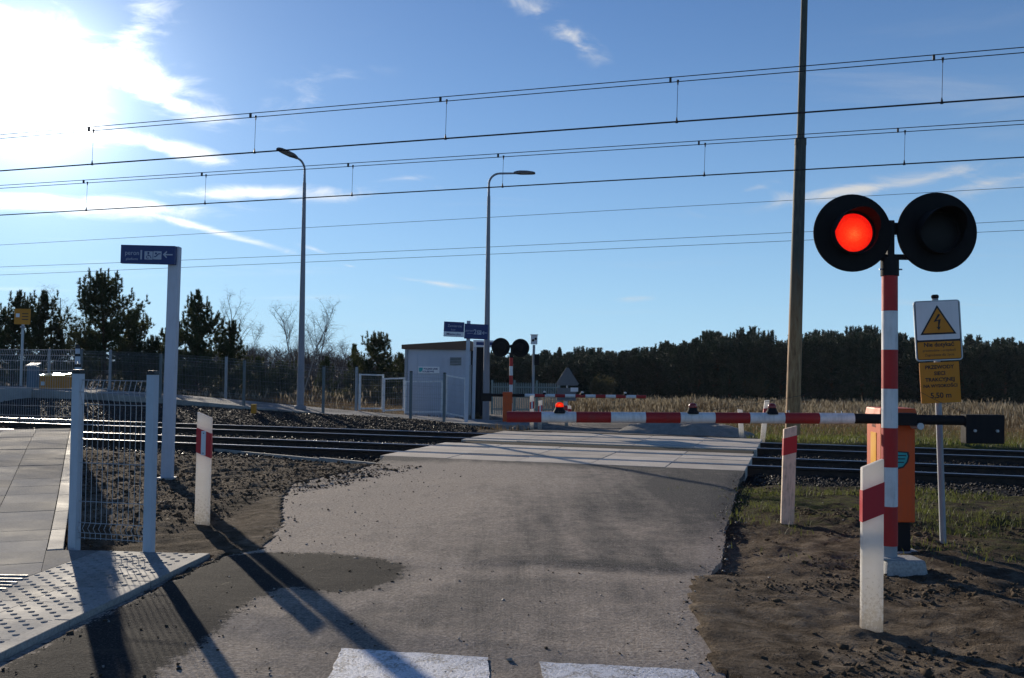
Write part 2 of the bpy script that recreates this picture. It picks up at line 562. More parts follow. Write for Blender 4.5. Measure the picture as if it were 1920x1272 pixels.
def m_ballast(name='ballast_stone'):
    n = NT(name)
    a = n.noise(18, 3, 0.6)
    b = n.noise(2.0, 4, 0.6)
    c = n.ramp(a, [(0.3, (0.012, 0.012, 0.013)), (0.55, (0.034, 0.031, 0.030)), (0.78, (0.085, 0.072, 0.062))])
    c = n.mix(n.ramp(b, [(0.45, 0.0), (0.75, 0.6)]), c, (0.045, 0.030, 0.020))
    n.color(c).rough(n.ramp(a, [(0.32, 0.36), (0.52, 0.85)])).spec(0.25)
    return n.m


M['ballast'] = m_ballast()
M['ballast_bed'] = painted('ballast_bed', (0.022, 0.020, 0.019), 0.8, dirt=0.5, dirt_c=(0.06, 0.045, 0.035), scale=12, bump=0.03, spec=0.15)
M['clod'] = painted('soil_clod', (0.085, 0.064, 0.045), 0.95, dirt=0.7, dirt_c=(0.03, 0.021, 0.014), scale=9, spec=0.1)
M['pebble'] = painted('pebble', (0.27, 0.25, 0.23), 0.6, dirt=0.5, scale=9)


def m_rail():
    n = NT('rail_side')
    a = n.noise(9, 6, 0.65)
    n.color(n.ramp(a, [(0.3, (0.020, 0.016, 0.014)), (0.7, (0.055, 0.036, 0.026))])).rough(0.7).spec(0.3)
    return n.m


M['rail_side'] = m_rail()
M['rail_top'] = painted('rail_top', (0.42, 0.42, 0.43), 0.30, dirt=0.2, metal=1.0, dirt_c=(0.3, 0.28, 0.26), scale=1.5)


def m_leaf(name, c1, c2, tr, fac=0.3, scale=1.2):
    n = NT(name)
    a = n.noise(scale, 4, 0.6)
    oi = n.t.nodes.new('ShaderNodeObjectInfo')
    k = n.math('ADD', n.math('MULTIPLY', a, 0.8), n.math('MULTIPLY', oi.outputs['Random'], 0.2))
    n.color(n.ramp(k, [(0.3, c1), (0.7, c2)])).rough(0.6).spec(0.3)
    n.translucent(tr, fac)
    return n.m


M['needles'] = m_leaf('pine_needles', (0.022, 0.036, 0.014), (0.060, 0.078, 0.030), (0.09, 0.10, 0.03), 0.22)
M['needles_far'] = m_leaf('pine_needles_far', (0.010, 0.026, 0.015), (0.028, 0.054, 0.027), (0.03, 0.05, 0.025), 0.08, 0.35)
M['shrub'] = m_leaf('shrub_leaf', (0.035, 0.040, 0.016), (0.085, 0.075, 0.032), (0.10, 0.09, 0.03), 0.25)
M['thicket'] = m_leaf('thicket_twigs', (0.035, 0.030, 0.026), (0.075, 0.062, 0.054), (0.06, 0.05, 0.04), 0.15)
M['grass'] = m_leaf('green_grass', (0.040, 0.055, 0.014), (0.11, 0.12, 0.034), (0.17, 0.19, 0.04), 0.35)
M['dry_grass'] = m_leaf('dry_grass', (0.07, 0.048, 0.025), (0.17, 0.12, 0.062), (0.22, 0.15, 0.07), 0.3)
M['reed'] = m_leaf('reed', (0.045, 0.032, 0.017), (0.12, 0.085, 0.047), (0.20, 0.14, 0.075), 0.2)
M['plume'] = m_leaf('reed_plume', (0.15, 0.12, 0.08), (0.28, 0.23, 0.16), (0.30, 0.25, 0.17), 0.3)


def m_bark(name, c1, c2):
    n = NT(name)
    a = n.noise(6, 6, 0.65, vec=n.tc.outputs['Object'], stretch=(2, 2, 0.5))
    n.color(n.ramp(a, [(0.3, c1), (0.7, c2)])).rough(0.9).spec(0.2)
    return n.m


M['bark'] = m_bark('pine_bark', (0.04, 0.028, 0.02), (0.12, 0.075, 0.045))
M['birch'] = m_bark('birch_bark', (0.16, 0.14, 0.13), (0.42, 0.39, 0.36))
M['twig'] = m_bark('bare_twigs', (0.07, 0.055, 0.05), (0.14, 0.11, 0.095))
M['twig_far'] = m_bark('bare_twigs_far', (0.075, 0.065, 0.062), (0.13, 0.105, 0.095))


# ------------------------------------------------------------------ mesh helpers
class MB:
    def __init__(self):
        self.v, self.f, self.mi = [], [], []

    def add(self, vs, fs, mi=0):
        o = len(self.v)
        self.v += [tuple(p) for p in vs]
        for f in fs:
            self.f.append([i + o for i in f])
            self.mi.append(mi)
        return self

    def box(self, c, s, rot=None, mi=0, taper=1.0):
        hx, hy, hz = s[0] / 2, s[1] / 2, s[2] / 2
        vs = []
        for z, k in ((-hz, 1.0), (hz, taper)):
            for x, y in ((-hx, -hy), (hx, -hy), (hx, hy), (-hx, hy)):
                p = Vector((x * k, y * k, z))
                if rot is not None:
                    p = rot @ p
                vs.append(p + Vector(c))
        return self.add(vs, [(3, 2, 1, 0), (4, 5, 6, 7), (0, 1, 5, 4), (1, 2, 6, 5), (2, 3, 7, 6), (3, 0, 4, 7)], mi)

    def cyl(self, p0, p1, r0, r1=None, n=14, mi=0, caps=True):
        r1 = r0 if r1 is None else r1
        return self.tube([p0, p1], [r0, r1], n, mi, caps)

    def tube(self, pts, r, n=8, mi=0, caps=True):
        pts = [Vector(p) for p in pts]
        rr = r if isinstance(r, (list, tuple)) else [r] * len(pts)
        vs, fs = [], []
        ref = None
        for i, p in enumerate(pts):
            d = (pts[min(i + 1, len(pts) - 1)] - pts[max(i - 1, 0)]).normalized()
            if ref is None:
                ref = Vector((0, 0, 1)) if abs(d.z) < 0.9 else Vector((1, 0, 0))
            a = d.cross(ref).normalized()
            b = d.cross(a).normalized()
            for k in range(n):
                t = 2 * math.pi * k / n
                vs.append(p + (a * math.cos(t) + b * math.sin(t)) * rr[i])
        for i in range(len(pts) - 1):
            for k in range(n):
                k2 = (k + 1) % n
                fs.append((i * n + k, (i + 1) * n + k, (i + 1) * n + k2, i * n + k2))
        if caps:
            fs.append(tuple(range(n)))
            fs.append(tuple(range((len(pts) - 1) * n + n - 1, (len(pts) - 1) * n - 1, -1)))
        return self.add(vs, fs, mi)

    def lathe(self, prof, n=24, mi=0, mat=None):       # prof: (r, h) about local z
        vs, fs = [], []
        for r, h in prof:
            for k in range(n):
                t = 2 * math.pi * k / n
                p = Vector((r * math.cos(t), r * math.sin(t), h))
                vs.append(mat @ p if mat else p)
        for i in range(len(prof) - 1):
            for k in range(n):
                k2 = (k + 1) % n
                fs.append((i * n + k, i * n + k2, (i + 1) * n + k2, (i + 1) * n + k))
        fs.append(tuple(range(n - 1, -1, -1)))
        fs.append(tuple(range((len(prof) - 1) * n, len(prof) * n)))
        return self.add(vs, fs, mi)

    def prism(self, poly, y0, y1, mi=0):               # outline in x,z (counter-clockwise seen from -y), thickness along y
        n = len(poly)
        vs = [(x, y0, z) for x, z in poly] + [(x, y1, z) for x, z in poly]
        fs = [tuple(range(n)), tuple(range(2 * n - 1, n - 1, -1))]
        for i in range(n):
            j = (i + 1) % n
            fs.append((j, i, n + i, n + j))
        return self.add(vs, fs, mi)

    def slab(self, poly, z0, z1, mi=0):                # outline in x,y, thickness along z
        n = len(poly)
        vs = [(x, y, z0) for x, y in poly] + [(x, y, z1) for x, y in poly]
        fs = [tuple(range(n - 1, -1, -1)), tuple(range(n, 2 * n))]
        for i in range(n):
            j = (i + 1) % n
            fs.append((i, j, n + j, n + i))
        return self.add(vs, fs, mi)

    def mesh(self, name, mats, smooth=0, bevel=0.0, fix=True):
        me = bpy.data.meshes.new(name)
        me.from_pydata([tuple(p) for p in self.v], [], self.f)
        mats = mats if isinstance(mats, (list, tuple)) else [mats]
        for m_ in mats:
            me.materials.append(M[m_] if isinstance(m_, str) else m_)
        if len(mats) > 1:
            me.polygons.foreach_set('material_index', self.mi)
        if fix or bevel:
            bm = bmesh.new()
            bm.from_mesh(me)
            if bevel:
                bmesh.ops.bevel(bm, geom=[e for e in bm.edges if len(e.link_faces) == 2 and e.calc_face_angle(0) > 0.6], offset=bevel, segments=2, affect='EDGES', profile=0.6)
            bmesh.ops.recalc_face_normals(bm, faces=bm.faces)
            bm.to_mesh(me)
            bm.free()
        if smooth:
            me.shade_smooth()
            me.set_sharp_from_angle(angle=R(smooth))
        me.update()
        return me

    def build(self, name, mats, parent=None, smooth=0, bevel=0.0, loc=None, rot=None):
        return link(name, self.mesh(name, mats, smooth, bevel), parent, loc, rot)


def link(name, me, parent=None, loc=None, rot=None):
    o = bpy.data.objects.new(name, me)
    if parent is not None:
        o.parent = parent
    if loc is not None:
        o.location = loc
    if rot is not None:
        o.rotation_euler = rot
    COL.objects.link(o)
    return o


def tag(o, label, cat, group=None):
    o['label'] = label
    o['category'] = cat
    if group:
        o['group'] = group
    return o


def thing(name, label, cat, loc=(0, 0, 0), rotz=0.0, group=None, rot=None):
    o = bpy.data.objects.new(name, None)
    o.empty_display_size = 0.1
    o.location = loc
    o.rotation_euler = rot if rot else (0, 0, rotz)
    COL.objects.link(o)
    return tag(o, label, cat, group)


def struct(o):
    o['kind'] = 'structure'
    return o


def stuff(o):
    o['kind'] = 'stuff'
    return o


def np_mesh(name, V, Fc, mats, mat_idx=None, smooth=False):
    me = bpy.data.meshes.new(name)
    V = np.asarray(V, dtype=np.float32)
    Fc = np.asarray(Fc, dtype=np.int32)
    k = Fc.shape[1]
    me.vertices.add(len(V))
    me.vertices.foreach_set('co', V.ravel())
    me.loops.add(Fc.size)
    me.loops.foreach_set('vertex_index', Fc.ravel())
    me.polygons.add(len(Fc))
    me.polygons.foreach_set('loop_start', np.arange(0, Fc.size, k, dtype=np.int32))
    mats = mats if isinstance(mats, (list, tuple)) else [mats]
    for m_ in mats:
        me.materials.append(M[m_])
    if mat_idx is not None:
        me.polygons.foreach_set('material_index', np.asarray(mat_idx, dtype=np.int32))
    me.update(calc_edges=True)
    me.validate()
    if smooth:
        me.shade_smooth()
    return me


def copy_tree(o, parent=None):
    c = o.copy()
    COL.objects.link(c)
    c.parent = parent
    for ch in list(o.children):
        copy_tree(ch, c)
    return c


_nt = np.random.RandomState(3).rand(256, 256)


def vnoise(x, y):
    xi, yi = np.floor(x).astype(int), np.floor(y).astype(int)
    fx, fy = x - xi, y - yi
    fx, fy = fx * fx * (3 - 2 * fx), fy * fy * (3 - 2 * fy)
    a, b = _nt[xi % 256, yi % 256], _nt[(xi + 1) % 256, yi % 256]
    c, d = _nt[xi % 256, (yi + 1) % 256], _nt[(xi + 1) % 256, (yi + 1) % 256]
    return (a * (1 - fx) + b * fx) * (1 - fy) + (c * (1 - fx) + d * fx) * fy


def fbm(x, y, s, o=4, off=0.0):
    x, y = np.asarray(x, float) * s + off, np.asarray(y, float) * s + off * 1.7
    t, a, n = 0.0, 1.0, 0.0
    for _ in range(o):
        t = t + a * vnoise(x, y)
        n += a
        a *= 0.5
        x, y = x * 2.03 + 17.1, y * 2.03 + 5.3
    return t / n - 0.5


def sstep(x, a, b):
    t = np.clip((np.asarray(x, float) - a) / (b - a), 0, 1)
    return t * t * (3 - 2 * t)


# text as flat raised lettering in the x,z plane facing -y
def lettering(name, body, size, pos, parent, mat, align='CENTER', weight=0.0, sx=1.0):
    cu = bpy.data.curves.new('lettering', 'FONT')
    cu.body = body
    cu.size = size
    cu.align_x = align
    cu.align_y = 'CENTER'
    cu.extrude = 0.0006
    cu.offset = weight
    cu.resolution_u = 3
    to = bpy.data.objects.new('lettering_curve', cu)
    COL.objects.link(to)
    bpy.context.view_layer.update()
    dg = bpy.context.evaluated_depsgraph_get()
    me = bpy.data.meshes.new_from_object(to.evaluated_get(dg))
    bpy.data.objects.remove(to)
    bpy.data.curves.remove(cu)
    me.transform(Matrix.Diagonal((sx, 1, 1, 1)))
    me.materials.clear()
    me.materials.append(M[mat])
    return link(name, me, parent, pos, (math.pi / 2, 0, 0))


# ------------------------------------------------------------------ ground
def axis(dense0, dense1, step, far0, far1, grow=1.16):
    a = list(np.arange(dense0, dense1, step))
    s, x = step, dense1
    while x < far1:
        a.append(x)
        s *= grow
        x += s
    a.append(far1)
    s, x, b = step, dense0 - step, []
    while x > far0:
        b.append(x)
        s *= grow
        x -= s
    b.append(far0)
    return np.array(sorted(b + a))


P0 = Vector((-3.52, 7.62, 0))             # walkway: right-hand edge from here ...
PK = Vector((-7.35, 16.35, 0))            # ... to the corner by the track
pdir = (PK - P0).normalized()
pleft = Vector((-pdir.y, pdir.x, 0))
PLEN = (PK - P0).length


def height(x, y):
    u, v = x * CU - y * SU, x * SU + y * CU
    z = -0.02 + 0.10 * fbm(x, y, 0.8, 4) + 0.05 * fbm(x, y, 4.0, 3, 9.0)
    # churned soil on the right verge
    near = sstep(x, 0.9, 2.0) * (1 - sstep(y, 11, 13))
    z = z + near * (0.10 * fbm(x, y, 1.1, 4, 4.0) + 0.07 * np.abs(fbm(x, y, 3.4, 4, 2.0)) * (0.35 + 2.2 * np.clip(fbm(x, y, 0.9, 2, 11.0) + 0.1, 0, 1)) + 0.05 * np.abs(fbm(x, y, 8.5, 3, 5.0)))
    left = (1 - sstep(u, -6.4, -5.2)) * sstep(y, 6.8, 7.8) * (1 - sstep(v, 13, 14))
    z = z + left * (0.05 + 0.10 * np.abs(fbm(x, y, 4.5, 4, 1.0)) + 0.06 * fbm(x, y, 2.0, 3))
    # beyond the tracks the land drops a little
    fz = -0.10 - 0.28 * sstep(v, 23, 30) - 0.35 * sstep(v, 34, 42) - 0.9 * sstep(v, 42, 140) + 0.10 * fbm(x, y, 0.3, 4)
    fz = fz + 0.42 * (1 - sstep(u, -22, -10)) * (1 - sstep(v, 36, 60))
    z = np.where(v > 22.5, fz, z)
    vend = np.where(u < -8.2, 28.7, 22.4)
    bed = sstep(v, 13.4, 14.2) * (1 - sstep(v - vend, 0.0, 0.6))
    z = z * (1 - bed) + bed * -0.55
    # rolling rise under the far wood
    z = z + 0.7 * sstep(y, 150, 260) * (0.6 + fbm(x, y, 0.012, 3))
    return z


ROAD_L = [(-2.62, 1.0), (-2.60, 3.0)] + [tuple(G(*p)[:2]) for p in ((0, 1236), (402, 1042), (470, 1030), (512, 985), (520, 935), (545, 905), (640, 885), (705, 868))]
ROAD_R = [(2.2, 1.0), (1.75, 3.5)] + [tuple(G(*p)[:2]) for p in ((1360, 1272), (1325, 1180), (1308, 1120), (1322, 1090), (1352, 1052), (1360, 1000), (1370, 955), (1384, 905), (1395, 884))]
CROSS_U0, CROSS_U1 = -6.75, -0.78
near_road = ROAD_L + [tuple(UV(CROSS_U0 + 0.1, 14.86)[:2]), tuple(UV(CROSS_U1, 14.86)[:2])] + ROAD_R[::-1]


def inside(poly, x, y):
    x, y = np.asarray(x), np.asarray(y)
    r = np.zeros(x.shape, bool)
    n = len(poly)
    for i in range(n):
        x1, y1 = poly[i]
        x2, y2 = poly[(i + 1) % n]
        if y1 == y2:
            continue
        c = ((y1 > y) != (y2 > y)) & (x < (x2 - x1) * (y - y1) / (y2 - y1) + x1)
        r ^= c
    return r


def grow_poly(poly, d):
    c = Vector((sum(p[0] for p in poly) / len(poly), sum(p[1] for p in poly) / len(poly)))
    return [tuple(Vector(p) + (Vector(p) - c).normalized() * d) for p in poly]


walk_poly = [(-3.5, 7.62), (-7.35, 16.35), (-14.0, 18.0), (-14.0, 2.0), (-2.6, 2.0), (-2.33, 7.52)]
far_road = [tuple(UV(CROSS_U0 + 0.1, 21.9)[:2]), tuple(UV(-6.9, 25)[:2]), (0.2, 30.0), (-1.0, 36.0), (-6.0, 44.0), (-20, 52), (-20, 57), (-2.0, 49.5), (3.2, 41.0), (4.6, 33.0), tuple(UV(-2.2, 26.5)[:2]), tuple(UV(CROSS_U1 - 0.1, 21.9)[:2])]

def seg_dist(poly, x, y):
    d = np.full(x.shape, 1e9)
    for i in range(len(poly)):
        ax_, ay_ = poly[i]
        bx_, by_ = poly[(i + 1) % len(poly)]
        L2 = (bx_ - ax_) ** 2 + (by_ - ay_) ** 2 + 1e-12
        t = np.clip(((x - ax_) * (bx_ - ax_) + (y - ay_) * (by_ - ay_)) / L2, 0, 1)
        d = np.minimum(d, np.hypot(x - ax_ - t * (bx_ - ax_), y - ay_ - t * (by_ - ay_)))
    return np.where(inside(poly, x, y), d, -d)


gx = axis(-8.0, 7.5, 0.05, -1400, 1400)
gy = axis(3.6, 15.0, 0.05, -30, 2600)
X, Y = np.meshgrid(gx, gy)
Z = height(X, Y)
under = inside(grow_poly(near_road, -0.12), X, Y)
onroad = inside(near_road, X, Y)
box_ = (np.abs(X) < 9) & (Y < 15.5) & (Y > 3)
rd_ = np.full(X.shape, -9.0)
rd_[box_] = seg_dist(near_road, X[box_], Y[box_])
wv_ = (1 - sstep(X, 0.8, 1.0) * sstep(Y, 7.0, 7.5)) * (1 - sstep(-rd_, 0.02, 0.45)) * (1 - sstep(X * SU + Y * CU, 12.5, 13.4))
Z = Z * (1 - wv_) + wv_ * (0.004 + 0.035 * fbm(X, Y, 5.0, 3, 6.0))
rv_ = sstep(X, 0.8, 1.0) * sstep(Y, 7.0, 7.5) * (Y < 13.5) * (1 - sstep(np.abs(rd_), 0.15, 0.5))
Z = Z - 0.055 * rv_
Z = np.where(onroad & ~under, np.minimum(Z, 0.014), Z)
Z = np.where(under, -0.10, Z)
Z = np.where(inside(walk_poly, X, Y), -0.12, Z)
Z = np.where(inside(far_road, X, Y), Z - 0.06, Z)
nx, ny = len(gx), len(gy)
idx = np.arange(nx * ny).reshape(ny, nx)
quads = np.stack([idx[:-1, :-1], idx[:-1, 1:], idx[1:, 1:], idx[1:, :-1]], -1).reshape(-1, 4)
gme = np_mesh('ground', np.stack([X.ravel(), Y.ravel(), Z.ravel()], 1), quads, 'ground', smooth=True)
U_, V_ = X * CU - Y * SU, X * SU + Y * CU
gmask = np.zeros(X.shape)
gmask = np.maximum(gmask, 0.62 * np.exp(-(((X - 3.2) / 1.6) ** 2 + ((Y - 11.4) / 2.4) ** 2)))
gmask = np.maximum(gmask, 0.48 * sstep(X, 3.0, 4.4) * sstep(Y, 6.2, 8.4))
gmask = np.maximum(gmask, 0.42 * sstep(X, 1.9, 2.8) * sstep(Y, 8.2, 9.8) * (V_ < 14.5))
gmask = np.maximum(gmask, 0.85 * sstep(V_, 22.6, 23.4) * (1 - 0.8 * sstep(V_, 31, 40)) * sstep(U_, -9, -4))
gmask = np.maximum(gmask, 0.30 * sstep(V_, 23, 30) * (1 - 0.8 * sstep(V_, 38, 50)))
smask = np.clip(0.62 * (1 - sstep(U_, -6.5, -5.5)) * (1 - sstep(V_, 13, 14)) + 0.55 * np.exp(-((X - 1.9) / 0.7) ** 2) * (1 - sstep(Y, 8, 10)) + 0.35 * sstep(X, 1.4, 2.4) * (1 - sstep(Y, 9, 11)) + 0.25 * sstep(V_, 22.5, 24) * (1 - sstep(V_, 30, 45)), 0, 1)
smask = np.clip(smask + 0.5 * wv_, 0, 1)
for nm, arr in (('grass', gmask), ('sand', smask)):
    at = gme.attributes.new(nm, 'FLOAT', 'POINT')
    at.data.foreach_set('value', arr.ravel().astype(np.float32))
ground = struct(link('ground', gme))


def hz(x, y):
    return float(height(np.array([x]), np.array([y]))[0])


def rough_outline(poly, step=0.09, amp=0.035, scale=3.0, skip=()):
    out = []
    n = len(poly)
    for i in range(n):
        a, b = Vector(poly[i]), Vector(poly[(i + 1) % n])
        L = (b - a).length
        k = max(1, int(L / step)) if i not in skip else 1
        nn = Vector((-(b - a).y, (b - a).x)).normalized() if L > 0 else Vector((0, 0))
        for j in range(k):
            p = a.lerp(b, j / k)
            q = p + nn * float(fbm(p.x, p.y, scale, 3, 2.0)) * 2 * amp if k > 1 and j > 0 else p
            if k > 1 and j > 0:
                q = q + nn * float(fbm(p.x, p.y, scale * 5, 2, 7.0)) * amp * 1.2
            out.append((q.x, q.y))
    return out


def sheet(name, poly, z, mat, thick=0.06):
    mb = MB()
    mb.slab(poly, z - thick, z)
    me = mb.mesh(name, mat)
    bm = bmesh.new()
    bm.from_mesh(me)
    bmesh.ops.triangulate(bm, faces=[f for f in bm.faces if len(f.verts) > 4])
    bm.to_mesh(me)
    bm.free()
    return struct(link(name, me))


patch_px = [(404, 1043), (500, 1036), (620, 1038), (720, 1050), (765, 1062), (748, 1085), (700, 1103), (640, 1114), (590, 1108), (555, 1100), (520, 1106), (480, 1122), (440, 1150), (405, 1185), (350, 1225), (310, 1250), (268, 1290), (230, 1330), (160, 1420)]
patch = [tuple(G(*p)[:2]) for p in patch_px] + [(-2.56, 3.4), (-2.50, 4.82)]
seam = np.array([tuple(G(*p)[:2]) for p in ((700, 1068), (900, 1062), (1010, 1061), (1090, 1066), (1180, 1070), (1250, 1076), (1310, 1077), (1400, 1078))])
rme = MB().slab(rough_outline(near_road, 0.06, 0.022, 2.5, skip=(10,)), -0.09, 0.0).mesh('road', 'asphalt')
bm = bmesh.new()
bm.from_mesh(rme)
for ax_i, lo_, hi_ in ((0, -7.0, 4.5), (1, 3.2, 17.0)):
    c_ = lo_
    while c_ < hi_:
        pl_n = (1, 0, 0) if ax_i == 0 else (0, 1, 0)
        tops_ = [f for f in bm.faces if f.normal.z > 0.9]
        geom_ = tops_ + list({e for f in tops_ for e in f.edges}) + list({v_ for f in tops_ for v_ in f.verts})
        bmesh.ops.bisect_plane(bm, geom=geom_, plane_co=(c_ if ax_i == 0 else 0, c_ if ax_i == 1 else 0, 0), plane_no=pl_n, dist=1e-5)
        c_ += 0.085 if (ax_i == 0 or c_ < 9) else 0.15
bm.to_mesh(rme)
bm.free()
nv = len(rme.vertices)
co_ = np.empty(nv * 3)
rme.vertices.foreach_get('co', co_)
co_ = co_.reshape(-1, 3)
rx, ry_ = co_[:, 0], co_[:, 1]
pd = seg_dist(patch, rx, ry_)
sy_seam = np.interp(rx, seam[:, 0], seam[:, 1])
topm = co_[:, 2] > -0.01
edge_d = seg_dist(near_road, rx, ry_)
rise = sstep(ry_ - sy_seam + 0.10 * fbm(rx, ry_, 2.0, 3), -0.02, 0.16) * sstep(rx, -1.2, 0.2)
zt_ = 0.016 * rise + 0.016 * fbm(rx, ry_, 0.9, 3, 3.0) + 0.007 * fbm(rx, ry_, 5.0, 3, 1.0)
fade = sstep(edge_d, 0.0, 0.3) * (1 - sstep(rx * SU + ry_ * CU, 14.2, 14.7))
co_[:, 2] = np.where(topm, zt_ * fade - 0.012 * (1 - sstep(edge_d, 0.0, 0.12)) * (fade > -1) * (1 - sstep(rx * SU + ry_ * CU, 14.2, 14.7)), co_[:, 2])
rme.vertices.foreach_set('co', co_.ravel())
ru, rv = rx * CU - ry_ * SU, rx * SU + ry_ * CU
dust_shade_m = 0.37 + 0.50 * np.exp(-(((ru + 4.6) / 1.6) ** 2)) * sstep(rv, 6.0, 8.0) + 0.28 * np.exp(-((pd + 0.25) / 0.22) ** 2) + 0.30 * np.exp(-((ry_ - sy_seam + 0.22) / 0.18) ** 2) * sstep(rx, -0.6, 0.4)
dust_shade_m = dust_shade_m - 0.50 * sstep(ru, -2.9, -1.4) * sstep(rv, 8.6, 11.0) - 0.30 * sstep(ru, -1.5, -0.9) * sstep(rv, 7.4, 9) - 0.65 * sstep(rv, 13.7, 14.7) - 0.28 * np.exp(-((ry_ - sy_seam - 0.16) / 0.16) ** 2) * sstep(rx, -0.2, 0.6)  # last term paints the soft shade of the seam's step into the colour mask
dust_shade_m = dust_shade_m + 0.35 * np.exp(-((edge_d) / 0.18) ** 2) * (rv < 13) + 0.12 * sstep(rv, 6.5, 4.5)
for nm, arr in (('fresh', np.clip(pd / 0.11 * 0.5 + 0.5, 0, 1)), ('dust_shade', np.clip(dust_shade_m, 0, 1))):
    at = rme.attributes.new(nm, 'FLOAT', 'POINT')
    at.data.foreach_set('value', arr.astype(np.float32))
rme.shade_smooth()
rme.set_sharp_from_angle(angle=R(40))
struct(link('road', rme))
fr = rough_outline(far_road, 0.4, 0.08, 1.0)
mbf = MB()
mbf.add([(x, y, (0.0 if toUV(x, y)[1] < 22.2 else hz(x, y)) + 0.015) for x, y in fr], [tuple(range(len(fr)))])
fme = mbf.mesh('road_beyond', 'asphalt_far', fix=False)
bm = bmesh.new()
bm.from_mesh(fme)
bmesh.ops.triangulate(bm, faces=bm.faces)
bmesh.ops.recalc_face_normals(bm, faces=bm.faces)
for f in bm.faces:
    if f.normal.z < 0:
        f.normal_flip()
bm.to_mesh(fme)
bm.free()
struct(link('road_beyond', fme))

# stop line: painted blocks
for k, (a, b) in enumerate((((640, 1217), (915, 1235)), ((1010, 1243), (1300, 1258)))):
    pa, pb = G(*a), G(*b)
    back = Vector((0.03, -0.62, 0))
    poly = [tuple(pa[:2]), tuple((pa + back)[:2]), tuple((pb + back)[:2]), tuple(pb[:2])]
    o = MB().slab(rough_outline(poly, 0.05, 0.012, 9.0), 0.001, 0.006).build('stop_line_block', 'line')
    struct(o)

# ------------------------------------------------------------------ walkway on the left (slabs, tactile strip, kerbs)
walk = struct(link('walkway', MB().slab(walk_poly, -0.25, -0.03).mesh('walkway', 'ballast_bed')))


def walk_z(s):
    return 0.025 + 0.36 * float(sstep(s, 0.3, PLEN))


def clip(poly, p, n):                     # keep the side n.(q-p) >= 0
    out = []
    for i in range(len(poly)):
        a, b = Vector(poly[i]), Vector(poly[(i + 1) % len(poly)])
        da, db = (a - p).dot(n), (b - p).dot(n)
        if da >= 0:
            out.append(tuple(a))
        if (da >= 0) != (db >= 0):
            out.append(tuple(a.lerp(b, da / (da - db))))
    return out


E0 = Vector((-2.325, 7.52))
ed = (Vector((-2.565, 4.84)) - E0).normalized()
en = Vector((ed.y, -ed.x))
if en.x > 0:
    en = -en
TACT0, TACT1 = 0.10, 0.90
tl_p = E0 + en * (TACT1 + 0.006)

gap = 0.0032
for row in range(-10, 20):
    for colm in range(0, 8):
        s0, s1 = row * 0.5 + gap, (row + 1) * 0.5 - gap
        o0, o1 = 0.12 + colm * 0.5 + gap, 0.12 + (colm + 1) * 0.5 - gap
        quad = [(P0 + pdir * s + pleft * o).to_2d() for s, o in ((s0, o0), (s1, o0), (s1, o1), (s0, o1))]
        if s0 > PLEN - 0.05:
            continue
        if row < 0:
            quad = clip(quad, tl_p, en)
            quad = clip(quad, Vector((0, 3.4)), Vector((0, 1)))
        if len(quad) < 3:
            continue
        mb = MB()
        vs = []
        zt = []
        jit = rnd.uniform(-0.003, 0.003)
        for q in quad:
            s = (Vector((q[0], q[1], 0)) - P0).dot(pdir)
            zt.append(walk_z(s) + jit)
        n = len(quad)
        vs = [(q[0], q[1], z - 0.07) for q, z in zip(quad, zt)] + [(q[0], q[1], z) for q, z in zip(quad, zt)]
        fs = [tuple(range(n - 1, -1, -1)), tuple(range(n, 2 * n))] + [(i, (i + 1) % n, n + (i + 1) % n, n + i) for i in range(n)]
        mb.add(vs, fs)
        mb.build('slab', 'slab', walk)
# filler piece between the strip, the fence line and the first slabs
fill = clip([(P0 + pdir * 0.0 + pleft * 0.12).to_2d(), (P0 - pdir * 2.2 + pleft * 0.12).to_2d(), (P0 - pdir * 2.2 - pleft * 1.2).to_2d(), (P0 - pleft * 1.0).to_2d()], tl_p, en)
fill = clip(fill, Vector((0, 7.6)), Vector((0, -1)))
if len(fill) > 2:
    MB().slab(fill, -0.04, 0.024).build('slab', 'slab', walk)
# edge kerb along the walkway
for k in range(10):
    s0, s1 = k * PLEN / 10 + 0.004, (k + 1) * PLEN / 10 - 0.004
    mb = MB()
    pts = [P0 + pdir * s + pleft * o for s, o in ((s0, 0.0), (s1, 0.0), (s1, 0.115), (s0, 0.115))]
    zs = [walk_z(s) + 0.006 for s in (s0, s1, s1, s0)]
    vs = [(p.x, p.y, -0.12) for p in pts] + [(p.x, p.y, z) for p, z in zip(pts, zs)]
    mb.add(vs, [(3, 2, 1, 0), (4, 5, 6, 7), (0, 1, 5, 4), (1, 2, 6, 5), (2, 3, 7, 6), (3, 0, 4, 7)])
    mb.build('kerb_stone', 'kerb', walk, bevel=0.006)
# kerb along the road and tactile slabs with raised studs
tang = math.atan2(ed.y, ed.x)
kme = MB().box((0.5, 0.05, -0.035), (0.992, 0.094, 0.13)).mesh('kerb_stone', 'kerb', bevel=0.006)
sgn = 1 if Vector((-math.sin(tang), math.cos(tang))).dot(en) > 0 else -1
tme = MB().box((0.2, sgn * 0.2, -0.01), (0.396, 0.396, 0.07)).mesh('tactile_slab', 'tactile', bevel=0.002)
mb = MB()
nst = 6
for i in range(nst):
    for j in range(nst):
        if (i + j) % 2:
            continue
        cx, cy = (i + 0.5) * 0.4 / nst, sgn * (j + 0.5) * 0.4 / nst
        mb.lathe([(0.020, 0.0245), (0.018, 0.029), (0.010, 0.031)], 10, 0, Matrix.Translation((cx, cy, 0)))
dme = mb.mesh('studs', 'tactile', smooth=50)
for k in range(5):
    p = E0 + ed * (k * 1.0)
    link('kerb_stone', kme, walk, (p.x, p.y, 0), (0, 0, tang)) if sgn > 0 else link('kerb_stone', kme, walk, (p.x + en.x * 0.1, p.y + en.y * 0.1, 0), (0, 0, tang))
